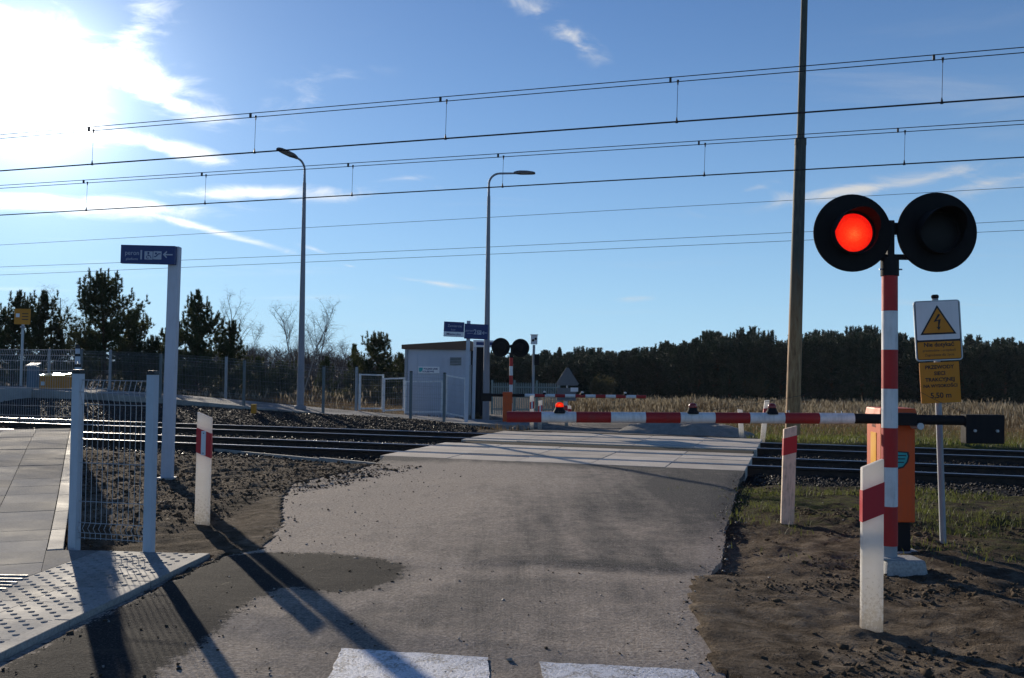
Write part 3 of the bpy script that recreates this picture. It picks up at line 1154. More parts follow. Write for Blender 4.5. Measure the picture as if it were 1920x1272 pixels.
for k in range(10):
    for j in range(2):
        p = E0 + ed * (k * 0.4 + 0.003) + en * (TACT0 + 0.4 * j)
        o = link('tactile_slab', tme, walk, (p.x, p.y, 0), (0, 0, tang))
        stuff(link('studs', dme, o))
# ribbed guidance slab leading off the strip
gb = G(20, 1088, 0.03)
for i in range(3):
    base = Vector((gb.x - 0.02, gb.y - 0.02, 0))
rib = MB()
for j in range(5):
    a, b = G(52 - 10 * j, 1081 + 6.2 * j, 0.025), G(-140, 1078 + 6.2 * j, 0.025)
    d = (b - a)
    rib.box((a + b) / 2 + Vector((0, 0, 0.003)), (d.length, 0.02, 0.012), Matrix.Rotation(math.atan2(d.y, d.x), 3, 'Z'))
stuff(rib.build('guidance_ribs', 'fence_dark', walk))

# ------------------------------------------------------------------ railway
RAILS = ((15.78, 17.28), (19.36, 20.86))
prof = [(-0.075, -0.172), (0.075, -0.172), (0.075, -0.158), (0.012, -0.14), (0.009, -0.055), (0.034, -0.04), (0.036, -0.008), (0.028, 0.0), (-0.028, 0.0), (-0.036, -0.008), (-0.034, -0.04), (-0.009, -0.055), (-0.012, -0.14), (-0.075, -0.158)]


def rail_mesh(v, u0, u1):
    mb = MB()
    n = len(prof)
    vs = [UV(u0, v + a, b) for a, b in prof] + [UV(u1, v + a, b) for a, b in prof]
    for i in range(n):
        j = (i + 1) % n
        o = len(mb.v)
        mb.add([vs[i], vs[j], vs[n + j], vs[n + i]], [(0, 1, 2, 3)], 1 if i in (6, 7, 8) else 0)
    mb.add(vs[:n], [tuple(range(n))])
    mb.add(vs[n:], [tuple(range(n))])
    return mb.mesh('rail', ['rail_side', 'rail_top'])


slm = MB()
slm.box((0, 0, -0.28), (0.26, 2.55, 0.2), taper=0.9)
slm = slm.mesh('sleeper', 'sleeper', bevel=0.015)
for ti, (va, vb) in enumerate(RAILS):
    tr = thing('railway_track', ('pair of rails nearer the lit red signal, let into the crossing panels' if ti == 0 else 'pair of rails nearer the white hut, beyond the dark strip of the crossing'), 'railway track', UV(-3, (va + vb) / 2, -0.38))
    tr['group'] = 'railway tracks'
    inv = Matrix.Translation(-Vector(tr.location))
    for v in (va, vb):
        me = rail_mesh(v, -260, 200)
        me.transform(inv)
        link('rail', me, tr)
    for k in range(-60, 36):
        u = k * 0.6 + 0.3
        if CROSS_U0 < u < CROSS_U1:
            continue
        p = UV(u, (va + vb) / 2) - Vector(tr.location)
        s_ = link('sleeper', slm, tr, (p.x, p.y, 0.37), (0, 0, -TA))

# ballast bed
sect = [(13.55, -0.42), (14.2, -0.17), (15.0, -0.145), (18.3, -0.135), (21.6, -0.16), (22.3, -0.30), (23.2, -0.42), (24.4, -0.42)]


def bed_z(v, u):
    z = np.interp(v, [p[0] for p in sect], [p[1] for p in sect])
    rise = (1 - sstep(u, -12, -5.5))
    zl = np.interp(v, [21.6, 23.0, 25.2, 26.6], [-0.20, -0.24, -0.02, 0.05])
    zl = zl - 0.08 * sstep(v, 22.5, 26) + 0.32 * (1 - sstep(u, -25, -10)) * sstep(v, 22.5, 26)
    return np.where(v > 21.6, z * (1 - rise) + zl * rise, z)


bu = axis(-26, 10, 0.25, -260, 200, 1.25)
bv = np.arange(13.55, 26.65, 0.2)
BU, BV = np.meshgrid(bu, bv)
BX, BY = BU * CU + BV * SU, -BU * SU + BV * CU
BZ = bed_z(BV, BU) + 0.05 * fbm(BX, BY, 2.0, 3)
incross = (BU > CROSS_U0 - 0.1) & (BU < CROSS_U1 + 0.1) & (BV > 14.7) & (BV < 22.0)
BZ = np.where(incross, -0.3, BZ)
BZ = np.where((BU > -8.5) & (BU < CROSS_U1 + 0.5) & (BV >= 22.0), -0.7, BZ)
BZ = np.where((BU > -5) & (BV > 24.2), -0.9, BZ)
BZ = np.where((BU > CROSS_U0 - 0.4) & (BU < CROSS_U1 + 0.1) & (BV <= 14.9), -0.5, BZ)
ii = np.arange(BU.size).reshape(BU.shape)
bq = np.stack([ii[:-1, :-1], ii[:-1, 1:], ii[1:, 1:], ii[1:, :-1]], -1).reshape(-1, 4)
ballast = struct(link('ballast_bed', np_mesh('ballast_bed', np.stack([BX.ravel(), BY.ravel(), BZ.ravel()], 1), bq, 'ballast_bed', smooth=True)))


def rocks(n_pts, P, size, rs, squash=0.75):
    base = np.array([(1, 0, 0), (-1, 0, 0), (0, 1, 0), (0, -1, 0), (0, 0, 1), (0, 0, -1)], float)
    tri = np.array([(0, 2, 4), (2, 1, 4), (1, 3, 4), (3, 0, 4), (2, 0, 5), (1, 2, 5), (3, 1, 5), (0, 3, 5)])
    n = len(P)
    jit = base[None] * rs.uniform(0.6, 1.15, (n, 6, 1)) + rs.uniform(-0.28, 0.28, (n, 6, 3))
    q = rs.normal(size=(n, 4))
    q /= np.linalg.norm(q, axis=1)[:, None]
    w, x, y, z = q.T
    Rm = np.stack([1 - 2 * (y * y + z * z), 2 * (x * y - z * w), 2 * (x * z + y * w), 2 * (x * y + z * w), 1 - 2 * (x * x + z * z), 2 * (y * z - x * w), 2 * (x * z - y * w), 2 * (y * z + x * w), 1 - 2 * (x * x + y * y)], 1).reshape(n, 3, 3)
    Vv = np.einsum('nij,nkj->nki', Rm, jit)
    Vv[:, :, 2] *= squash
    Vv = Vv * size[:, None, None] + P[:, None, :]
    Ff = tri[None] + (np.arange(n) * 6)[:, None, None]
    return Vv.reshape(-1, 3), Ff.reshape(-1, 3)


rs = np.random.RandomState(11)
NB = 90000
su = np.concatenate([rs.uniform(-24, 7, NB // 2), -7 + rs.normal(0, 7.5, NB // 2)])
sv = rs.uniform(13.7, 26.4, NB)
ok = ~((su > CROSS_U0 - 0.12) & (su < CROSS_U1 + 0.12) & (sv < 22.1)) & ~((su > -8.6) & (sv > 23.2)) & (su < 9)
for (va, vb) in RAILS:
    for v in (va, vb):
        ok &= np.abs(sv - v) > 0.085
su, sv = su[ok], sv[ok]
sx_, sy_ = su * CU + sv * SU, -su * SU + sv * CU
szz = bed_z(sv, su) + 0.05 * fbm(sx_, sy_, 2.0, 3) + rs.uniform(-0.005, 0.03, len(su))
V3, F3 = rocks(0, np.stack([sx_, sy_, szz], 1), rs.uniform(0.017, 0.038, len(su)), rs)
stuff(link('ballast_stones', np_mesh('ballast_stones', V3, F3, 'ballast'), ballast))

# crossing panels between and beside the rails
cross = struct(link('level_crossing', MB().slab([tuple(UV(u, v)[:2]) for u, v in ((CROSS_U0, 14.75), (CROSS_U1, 14.75), (CROSS_U1, 21.98), (CROSS_U0, 21.98))], -0.32, -0.165).mesh('level_crossing', 'ballast_bed')))
strips = [(14.86, 15.62), (15.90, 16.52), (16.53, 17.14), (17.42, 17.95), (18.90, 19.21), (19.49, 20.10), (20.11, 20.72), (21.0, 21.88)]
for (v0, v1) in strips:
    npan = 5
    Lp = (CROSS_U1 - CROSS_U0) / npan
    for k in range(npan):
        u0 = CROSS_U0 + k * Lp
        pm = MB().box((0, 0, 0), (Lp - 0.008, v1 - v0, 0.16)).mesh('panel', 'panel', bevel=0.008)
        p = UV(u0 + Lp / 2, (v0 + v1) / 2, -0.078 + rnd.uniform(-0.004, 0.003))
        link('panel', pm, cross, p, (0, 0, -TA))
mid = MB().slab([tuple(UV(u, v)[:2]) for u, v in ((CROSS_U0 + 0.15, 17.955), (CROSS_U1 - 0.05, 17.955), (CROSS_U1 - 0.05, 18.85), (CROSS_U0 + 0.15, 18.85))], -0.15, -0.016)
mid.build('asphalt_infill', 'infill', cross)

# cable edging on the near side of the ballast
mb = MB()
ea, eb = VP(150, 818, 14.4), VP(726, 868, 14.4)
cable = []
for k in range(9):
    q = [G(280, 831, -0.1), G(360, 838, -0.1), G(480, 850, -0.1), G(600, 861, -0.1), G(726, 869, -0.06)]
for k in range(4):
    a, b = q[k], q[k + 1]
    d = b - a
    mb.box((a + b) / 2 - Vector((0, 0, 0.06)), (d.length - 0.01, 0.06, 0.14), Matrix.Rotation(math.atan2(d.y, d.x), 3, 'Z'))
mb.build('edging_kerb', 'sandstone_cable', ballast)

# ------------------------------------------------------------------ far walkway, platform
VW0, VW1 = 26.55, 29.0                    # far walkway across the tracks


def fw_z(u):
    return -0.16 + 0.70 * float(1 - sstep(u, -25.5, -8.5))


us = np.arange(-25.0, -7.4, 0.5)
fwalk = struct(bpy.data.objects.new('far_walkway', None))
COL.objects.link(fwalk)
fwalk.location = UV(-16, 27.8, 0)
finv = -Vector(fwalk.location)
for a, b in zip(us[:-1], us[1:]):
    for (v0, v1, nm, mat, up, dz) in ((VW0, VW0 + 0.1, 'kerb_stone', 'kerb', 0.02, 0.7), (VW0 + 0.105, VW0 + 1.2, 'slab', 'slab', 0, 0.08), (VW0 + 1.205, VW1, 'slab', 'slab', 0, 0.08)):
        if nm == 'kerb_stone' and int(round((a + 25) * 2)) % 2:
            continue
        bb = b + 0.5 if nm == 'kerb_stone' else b
        bb = min(bb, us[-1])
        tops = [UV(uu, vv, fw_z(uu) + up) + finv for uu, vv in ((a + 0.004, v0), (bb - 0.004, v0), (bb - 0.004, v1), (a + 0.004, v1))]
        bots = [p - Vector((0, 0, dz)) for p in tops]
        MB().add(bots + tops, [(3, 2, 1, 0), (4, 5, 6, 7), (0, 1, 5, 4), (1, 2, 6, 5), (2, 3, 7, 6), (3, 0, 4, 7)]).build(nm, mat, fwalk)

plat = thing('platform', 'grey concrete station platform end beside the yellow sign', 'platform', UV(-25.1, 26, 0))
pm_ = MB()
prot = Matrix.Rotation(-TA, 3, 'Z')


def PL(u, v, z):
    return UV(u, v, z) - Vector(plat.location)


def ubox(mb, u0, u1, v0, v1, z0, z1, org):
    vs = [UV(u, v, z) - org for z in (z0, z1) for u, v in ((u0, v0), (u1, v0), (u1, v1), (u0, v1))]
    mb.add(vs, [(3, 2, 1, 0), (4, 5, 6, 7), (0, 1, 5, 4), (1, 2, 6, 5), (2, 3, 7, 6), (3, 0, 4, 7)])
    return mb


po = Vector(plat.location)
ubox(MB(), -60, -25.1, 22.9, 30.5, -0.6, 0.47, po).build('wall', 'concrete', plat)
for k in range(8):
    ubox(MB(), -25.08 - (k + 1) * 2 + 0.01, -25.08 - k * 2, 22.75, 23.3, 0.475, 0.56, po).build('edge_slab', 'kerb', plat)
    ubox(MB(), -25.08 - (k + 1) * 2 + 0.01, -25.08 - k * 2, 23.31, 30.5, 0.475, 0.545, po).build('deck_slab', 'slab', plat)
ubox(MB(), -25.07, -24.9, 23.2, 26.5, -0.4, 0.62, po).build('end_wall', 'concrete', plat)


# ------------------------------------------------------------------ guide posts
def guide_post(loc, h, w, slope, label, body='white_plastic', reflector=False, rotz=0.0, lean=0.0, band=(0.66, 0.86), t=0.045):
    o = thing('guide_post', label, 'guide post', loc, group='red and white guide posts', rot=(0, lean, rotz))
    a = slope * w / 2
    hw = w / 2
    notch = []
    body_poly = [(-hw, -0.15), (hw, -0.15), (hw, h - abs(a) + a), (hw * 0.35, h + (abs(a) * 0.35 if a > 0 else -abs(a) * 0.3)) if False else (hw, h - abs(a) + a + 0.0001), (-hw, h - abs(a) - a)]
    body_poly = [(-hw, -0.15), (hw, -0.15), (hw, h - abs(a) + a), (-hw, h - abs(a) - a)]
    MB().prism(body_poly, -t / 2, t / 2).build('body', body, o, bevel=0.008, smooth=40)
    z0, z1 = band[0] * h, band[1] * h
    e = hw + 0.0015
    MB().prism([(-e, z0 - a), (e, z0 + a), (e, z1 + a), (-e, z1 - a)], -t / 2 - 0.002, t / 2 + 0.002).build('red_band', 'red_film', o)
    if reflector:
        MB().prism([(-0.022, z0 - a * 0.1), (0.022, z0 + a * 0.1), (0.022, z1 - 0.004), (-0.022, z1 - 0.004)], -t / 2 - 0.007, -t / 2 - 0.002).build('reflector', 'reflector', o, bevel=0.002)
        for zz_ in (z0 + 0.02, z1 - 0.025):
            MB().cyl((0, -t / 2 - 0.010, zz_), (0, -t / 2 - 0.006, zz_), 0.005, n=8).build('screw', 'black_metal', o)
    return o


p = G(1634, 1172)
guide_post((p.x, p.y, 0), 0.985, 0.128, 0.42, 'clean white guide post with red band standing in soil before the signal pole', band=(0.645, 0.835), lean=R(0.2))
p = G(1476, 976)
guide_post((p.x, p.y, 0), 0.955, 0.132, 0.30, 'dirt-stained guide post with faded top and red band on the mossy verge', body='weathered_plastic', band=(0.70, 0.88), lean=R(1.6))
p = G(379, 983)
guide_post((p.x, p.y, 0), 1.05, 0.136, -0.40, 'white guide post with grey reflector on its red band beside the walkway fence', reflector=True, band=(0.615, 0.835), lean=R(0.3))
for (px, py, ytop, lab, tilt, dep) in ((997, 798, 741, 'small guide post beside the far orange barrier cabinet', 0, 26.5), (1012, 799, 750, 'small guide post with dull white head, second from the far orange cabinet', 1, 27.2),
                                       (1062, 792, 752, 'small guide post behind the lit boom lamp, the taller of the two there', -3, 30.5), (1069, 792, 760, 'small guide post behind the lit boom lamp, the shorter of the two there', -3, 32.0),
                                       (1391, 823, 767, 'thin white guide post leaning beside the sand heap', -4, 22.4), (1430, 824, 749, 'white guide post with red band tilted towards the tall rusty pole', 6, 22.2)):
    b, t_ = D(px, py, dep), D(px, ytop, dep)
    guide_post((b.x, b.y, b.z), t_.z - b.z, 0.11, 0.25 if tilt >= 0 else -0.25, lab, reflector=(px < 1050), lean=R(tilt), band=(0.55, 0.78))


# ------------------------------------------------------------------ flashing light signals
def signal(loc, lit, label, s=1.0, flip=False, bands=7, rotz=0.0):
    o = thing('crossing_signal', label, 'crossing signal', loc, rotz, group='twin lamp crossing signals')
    MB().box((0.09, 0.02, -0.06), (0.36, 0.30, 0.24), taper=0.82).build('concrete_foot', 'concrete', o, bevel=0.025)
    MB().box((0.0, 0.0, 0.065), (0.17, 0.17, 0.012)).build('base_plate', 'galv_dull', o)
    MB().cyl((0, 0, 0.07), (0, 0, 2.2), 0.056, n=24).build('pole_core', 'galv_dull', o, smooth=40)
    z = 0.155
    bh = 0.300
    for k in range(bands):
        MB().cyl((0, 0, z), (0, 0, z + bh - 0.001), 0.0595, n=28).build('red_band' if k % 2 == 0 else 'white_band', 'red_paint' if k % 2 == 0 else 'white_paint', o, smooth=40)
        z += bh
    top = z
    hd = MB()
    hd.cyl((0, 0, top - 0.03), (0, 0, top + 0.11), 0.068, n=20)
    hd.build('collar', 'black_metal', o, smooth=40)
    MB().box((0, 0.0, top + 0.24), (0.055, 0.06, 0.32)).build('mast_head', 'black_metal', o, bevel=0.006)
    MB().box((0, 0.02, top + 0.12), (0.36, 0.05, 0.04)).build('cross_arm', 'black_metal', o, bevel=0.005)
    MB().box((0, 0.02, top + 0.34), (0.20, 0.05, 0.09)).build('cross_arm', 'black_metal', o, bevel=0.005)
    for sg in (-1, 1):
        MB().cyl((sg * 0.066, -0.02, top + 0.02), (sg * 0.088, -0.02, top + 0.02), 0.006, n=8).build('bolt', 'galv', o)
    for sg, dx, dz in ((-1, -0.300, 0.296), (1, 0.352, 0.310)):
        c = Vector((dx, -0.03, top + dz))
        ry = Matrix.Translation(c) @ Matrix.Rotation(math.pi / 2, 4, 'X')     # local z -> -y
        br = 0.300 if sg < 0 else 0.308
        lam = MB().lathe([(br - 0.004, -0.012), (br, -0.008), (br, 0.004), (br - 0.006, 0.010), (0.17, 0.012)], 48, 0, ry).build('backboard', 'black_matt', o, smooth=35)
        # hood: a tube, open towards the road
        hood = MB()
        n = 40
        vs, fs = [], []
        for k in range(n):
            t = 2 * math.pi * k / n
            ln_ = 0.10 + 0.14 * max(0.0, math.sin(t)) ** 0.7
            for r_ in (0.172, 0.166):
                for hgt in (0.010, ln_):
                    vs.append(ry @ Vector((r_ * math.cos(t), r_ * math.sin(t), hgt)))
        for k in range(n):
            a, b = k * 4, ((k + 1) % n) * 4
            fs += [(a, b, b + 1, a + 1), (a + 2, a + 3, b + 3, b + 2), (a + 1, b + 1, b + 3, a + 3)]
        hood.add(vs, fs)
        hood.build('hood', 'black_matt', lam, smooth=40)
        on = lit and sg < 0
        MB().lathe([(0.148, 0.013), (0.147, 0.022), (0.11, 0.030), (0.05, 0.035), (0.01, 0.036)], 40, 0, ry).build('lens', 'lamp_red_on' if on else 'lens_dark', lam, smooth=60)
        MB().lathe([(0.168, 0.012), (0.166, 0.030), (0.150, 0.030), (0.149, 0.020)], 40, 0, ry).build('lens_ring', 'black_metal', lam, smooth=40)
        MB().lathe([(0.16, -0.012), (0.155, -0.10), (0.10, -0.13)], 28, 0, ry).build('housing', 'black_matt', lam, smooth=40)
    return o


p = G(1668, 1066)
signal((p.x, p.y, 0.02), True, 'twin lamp crossing signal with left lamp glowing red on a striped pole')
b = D(957, 800, 30.6)
o = signal((b.x, b.y, b.z), False, 'twin lamp crossing signal seen from behind at the far orange barrier', rotz=math.pi)
t_ = D(960, 652, 30.6)
o.scale = (0.96, 1, (t_.z - b.z) / 2.56)


# ------------------------------------------------------------------ barriers
def barrier(loc, rotz, label, length_bands, band_w, black_len, boom_z, boom_r, lamp_x, tail, cw, cab_h, leg, lit_lamp=0, mirror=False, near=True, drop=0.0):
    o = thing('barrier_gate', label, 'barrier', loc, rotz, group='level crossing barriers')
    cabw, cabd = 0.285, 0.32
    cab = MB().box((0, cabd / 2, leg + cab_h / 2 - 0.03), (cabw, cabd, cab_h - 0.06)).build('cabinet', 'orange', o, bevel=0.012)
    MB().box((0, cabd / 2, leg + cab_h - 0.035), (cabw + 0.03, cabd + 0.03, 0.07), taper=0.93).build('lid', 'orange', cab, bevel=0.012)
    MB().box((-cabw / 2 - 0.002, cabd / 2, leg + cab_h * 0.62), (0.004, 0.12, 0.30)).build('reflective_strip', 'yellow_film', cab)
    if near:
        pts = [(0.0, 0.06), (0.09, 0.055), (0.098, 0.02), (0.085, -0.03), (0.05, -0.075), (0.0, -0.09), (-0.05, -0.075), (-0.085, -0.03), (-0.098, 0.02), (-0.09, 0.055)]
        pts = [(x - 0.005, z + leg + cab_h * 0.56) for x, z in pts[::-1]]
        MB().prism(pts, -0.004, 0.0).build('badge_border', 'sign_black', cab)
        MB().prism([((x + 0.005) * 0.84 - 0.005, (z - leg - cab_h * 0.56) * 0.84 + leg + cab_h * 0.56) for x, z in pts], -0.006, -0.0045).build('badge', 'teal', cab)
        for k in range(3):
            MB().box((0.02, -0.0068, leg + cab_h * 0.56 + 0.025 - 0.028 * k), (0.09 - 0.02 * k, 0.001, 0.008)).build('badge_line', 'sign_black', cab)
        tx = lettering('stencil', '112', 0.055, (-cabw / 2 - 0.003, cabd / 2, leg + cab_h * 0.845), cab, 'sign_black', weight=0.001)
        tx.rotation_euler = (math.pi / 2, 0, -math.pi / 2)
    MB().box((0.06, cabd / 2, leg / 2 - 0.05), (0.15, 0.16, leg + 0.1)).build('leg', 'black_metal', o)
    MB().box((0.06, cabd / 2, -0.03), (0.3, 0.3, 0.08)).build('foot', 'concrete', o, bevel=0.01)
    yb = -0.09
    boom = MB().tube([(-black_len, yb, boom_z), (tail, yb, boom_z - 0.004)], boom_r * 0.92, 18).build('boom', 'black_metal', o, smooth=40)
    MB().cyl((0.125, yb - boom_r - 0.012, boom_z - 0.055), (0.125, 0.0, boom_z - 0.055), 0.028, n=20).build('pivot_bolt', 'galv', o, smooth=40)
    MB().box((0.0, yb, boom_z), (0.2, boom_r * 2.2, boom_r * 2.3)).build('clamp', 'black_metal', boom, bevel=0.01)
    x = -black_len
    for k in range(length_bands):
        red = (k % 2 == 1)
        z0, z1 = boom_z - drop * k / length_bands, boom_z - drop * (k + 1) / length_bands
        MB().tube([(x, yb, z0), (x - band_w + 0.001, yb, z1)], boom_r, 22).build('red_band' if red else 'white_band', 'boom_red' if red else 'white_paint', boom, smooth=40)
        x -= band_w
    MB().box((tail + cw[0] / 2, yb, boom_z + boom_r - cw[1] / 2), (cw[0], 0.10, cw[1])).build('counterweight', 'black_metal', o, bevel=0.006)
    for k in (0.22, 0.8):
        MB().cyl((tail + cw[0] * k, yb - 0.066, boom_z + boom_r - cw[1] * 0.55), (tail + cw[0] * k, yb - 0.05, boom_z + boom_r - cw[1] * 0.55), 0.012, n=6).build('bolt', 'galv', o)
    for k, lx in enumerate(lamp_x):
        lz = boom_z + boom_r - drop * (-lx - black_len) / (band_w * length_bands)
        T = Matrix.Translation((lx, yb, lz))
        T = T @ Matrix.Scale(0.86, 4)
        lm = MB().lathe([(0.062, -0.014), (0.058, 0.004), (0.046, 0.022), (0.040, 0.045)], 20, 0, T).build('boom_lamp', 'black_metal', boom, smooth=50)
        MB().lathe([(0.038, 0.0455), (0.040, 0.06), (0.034, 0.078), (0.018, 0.088), (0.003, 0.090)], 20, 0, T).build('dome', ('lamp_amber_on' if k == lit_lamp else 'lens_red_off') if near else 'lens_clear', lm, smooth=60)
    if near:
        for lx in (-0.95, -0.93, -0.55, -0.5):
            MB().cyl((lx, yb, boom_z + boom_r - 0.002), (lx, yb, boom_z + boom_r + 0.016), 0.004, n=6).build('screw', 'galv', boom)
        mx, mz = -0.075, boom_z + boom_r
        MB().cyl((mx, yb, mz - 0.01), (mx, yb, mz + 0.32), 0.009, n=10).build('stay_post', 'black_metal', boom)
        for ex, ez in ((lamp_x[1] + 0.1, mz), (tail + 0.02, mz + 0.01)):
            pts = []
            for k in range(9):
                f = k / 8
                pts.append((mx + (ex - mx) * f, yb, mz + 0.31 + (ez - mz - 0.31) * f - 0.02 * math.sin(math.pi * f)))
            MB().tube(pts, 0.0017, 5).build('stay_wire', 'wire_dark', boom)
    return o


bp = G(1683, 1036)
bz = 0.0
DEP = 7.98
pr = D(1600, 785, DEP - 0.09)
pl_ = D(950, 782, DEP - 0.09)
cabp = D(1684, 1040, DEP)
bandw = (pr.x - pl_.x) / 10
top_c = D(1684, 766, DEP)
legh = D(1684, 980, DEP).z
barrier((cabp.x, DEP, 0.0), 0.0, 'near barrier with orange cabinet and lowered red and white boom', 10, bandw, cabp.x - pr.x, pr.z, 0.0445,
        [D(1048, 770, DEP).x - cabp.x, D(1295, 770, DEP).x - cabp.x, D(1442, 770, DEP).x - cabp.x],
        D(1806, 790, DEP - 0.09).x - cabp.x, (0.315, 0.235), top_c.z - legh, legh, drop=pr.z - pl_.z)

FD = 30.0
fc = D(951, 800, FD)
fz = fc.z
bzz = D(1000, 742, FD).z - fz
sc_ = FD / 1800.0
barrier((fc.x, FD, fz), 0.0, 'far barrier with small orange cabinet beyond the tracks', 12, 19.0 * sc_, 32 * sc_, bzz, 0.052, [], 30 * sc_, (0.30, 0.25), D(951, 735, FD).z - fz - 0.12, 0.12, near=False)
fb = [o for o in bpy.data.objects if o.name.startswith('barrier_gate')][-1]
fb.rotation_euler = (0, 0, math.pi)
fbboom = [c for c in fb.children if c.name.startswith('boom')][0]
for px in (1021, 1092, 1173):
    lx = -(D(px, 738, FD).x - fc.x)
    T = Matrix.Translation((lx, -0.09, bzz + 0.05))
    lm = MB().lathe([(0.062, -0.014), (0.058, 0.004), (0.046, 0.022), (0.040, 0.045)], 16, 0, T).build('boom_lamp', 'black_metal', fbboom, smooth=50)
    MB().lathe([(0.040, 0.0455), (0.045, 0.07), (0.034, 0.09), (0.003, 0.10)], 16, 0, T).build('dome', 'lens_clear', lm, smooth=60)


# ------------------------------------------------------------------ high-voltage warning sign
DS = 8.5
sb, st = D(1769, 1035, DS), D(1753, 556, DS)
leanv = (st - sb).normalized()
o = thing('warning_sign', 'yellow and white high voltage warning plates on a thin steel post', 'warning sign', sb, rot=(0, math.atan2(leanv.x, leanv.z), 0))
Ls = (st - sb).length
MB().cyl((0, 0, -0.15), (0, 0, Ls - 0.02), 0.027, n=16).build('post', 'galv_dull', o, smooth=40)
MB().lathe([(0.026, 0), (0.032, 0.01), (0.032, 0.025), (0.022, 0.035)], 14, 0, Matrix.Translation((0, 0, Ls - 0.02))).build('cap', 'black_metal', o, smooth=40)
k_ = DS / 1800.0
pw, ph = 85 * k_, 113 * k_
pz = Ls - 8 * k_ - ph / 2


def rrect(cx, cz, w, h, r, n=4):
    pts = []
    for (sx, sz, a0) in ((1, -1, -90), (1, 1, 0), (-1, 1, 90), (-1, -1, 180)):
        for i in range(n + 1):
            a = R(a0 + 90 * i / n)
            pts.append((cx + sx * (w / 2 - r) + r * math.cos(a), cz + sz * (h / 2 - r) + r * math.sin(a)))
    return pts


plate = MB().prism(rrect(0, 0, pw, ph, 0.03), -0.012, 0.0).build('upper_plate', 'galv', o, loc=(0.0, -0.03, pz), rot=(0, R(-1.2), R(-4)))
MB().prism(rrect(0, 0, pw - 0.022, ph - 0.022, 0.02), -0.0135, -0.0122).build('border', 'sign_black', plate)
MB().prism(rrect(0, ph * 0.163, pw - 0.034, ph * 0.63, 0.012), -0.0150, -0.0137).build('white_field', 'sign_white', plate)
MB().prism(rrect(0, -ph * 0.325, pw - 0.034, ph * 0.285, 0.012), -0.0150, -0.0137).build('yellow_field', 'sign_yellow', plate)
tri_o = [(-0.155, -0.035), (0.155, -0.035), (0.0, 0.225)]
tri_i = [(-0.130, -0.020), (0.130, -0.020), (0.0, 0.197)]
MB().prism(tri_o, -0.0163, -0.0152).build('triangle_border', 'sign_black', plate)
MB().prism(tri_i, -0.0176, -0.0165).build('triangle', 'sign_yellow', plate)
bolt = [(0.005, 0.145), (-0.038, 0.075), (0.004, 0.085), (-0.002, 0.03), (-0.014, 0.032), (0.006, 0.002), (0.022, 0.034), (0.010, 0.032), (0.026, 0.100), (-0.012, 0.090), (0.024, 0.140)]
MB().prism(bolt, -0.0189, -0.0178).build('lightning_mark', 'sign_black', plate)
lettering('lettering', 'Nie dotykać', 0.052, (0, -0.0155, -0.125), plate, 'sign_black', weight=0.0012)
lettering('lettering', 'przewodów i urządzeń', 0.030, (0, -0.0155, -0.175), plate, 'sign_black')
lettering('lettering', 'Zagrożenie dla życia', 0.030, (0, -0.0155, -0.215), plate, 'sign_black')
lw, lh = 72 * k_, 76 * k_
plate2 = MB().prism(rrect(0, 0, lw, lh, 0.008), -0.008, 0.0).build('lower_plate', 'sign_yellow', o, loc=(0.005, -0.03, pz - ph / 2 - lh / 2 - 0.012), rot=(0, R(-1.4), R(-4)))
for k, (s_, z_, sz_) in enumerate((('PRZEWODY', 0.135, 0.045), ('SIECI', 0.08, 0.045), ('TRAKCYJNEJ', 0.025, 0.045), ('NA WYSOKOŚCI', -0.03, 0.038), ('5,50 m', -0.115, 0.066))):
    lettering('lettering', s_, sz_, (0, -0.009, z_), plate2, 'sign_black', weight=0.0012)
for z_ in (pz + 0.1, pz - 0.15, pz - ph / 2 - lh / 2):
    MB().box((0, 0.0, z_), (0.075, 0.066, 0.03)).build('clamp', 'galv_dull', o)

# ------------------------------------------------------------------ tall rusty stepped pole
DPp = 26.6
pb, pt = D(1486, 806, DPp), D(1510, -60, DPp)
ps = D(1504.5, 262, DPp)
o = thing('utility_pole', 'tall leaning stepped pole, rusty at the foot, behind the near boom', 'pole', pb)
ax = pt - pb
fs_ = (ps.z - pb.z) / ax.z
MB().tube([(ax * -0.02), (ax * (fs_ - 0.008)), (ax * fs_)], [0.205, 0.155, 0.12], 22).build('lower_tube', 'rusty_pole', o, smooth=50)
MB().tube([(ax * (fs_ - 0.01)), (ax * 1.0)], [0.108, 0.088], 22).build('upper_tube', 'rusty_pole', o, smooth=50)
MB().tube([(ax * (fs_ - 0.012)), (ax * (fs_ + 0.002))], [0.165, 0.16], 22).build('collar', 'rusty_pole', o, smooth=50)


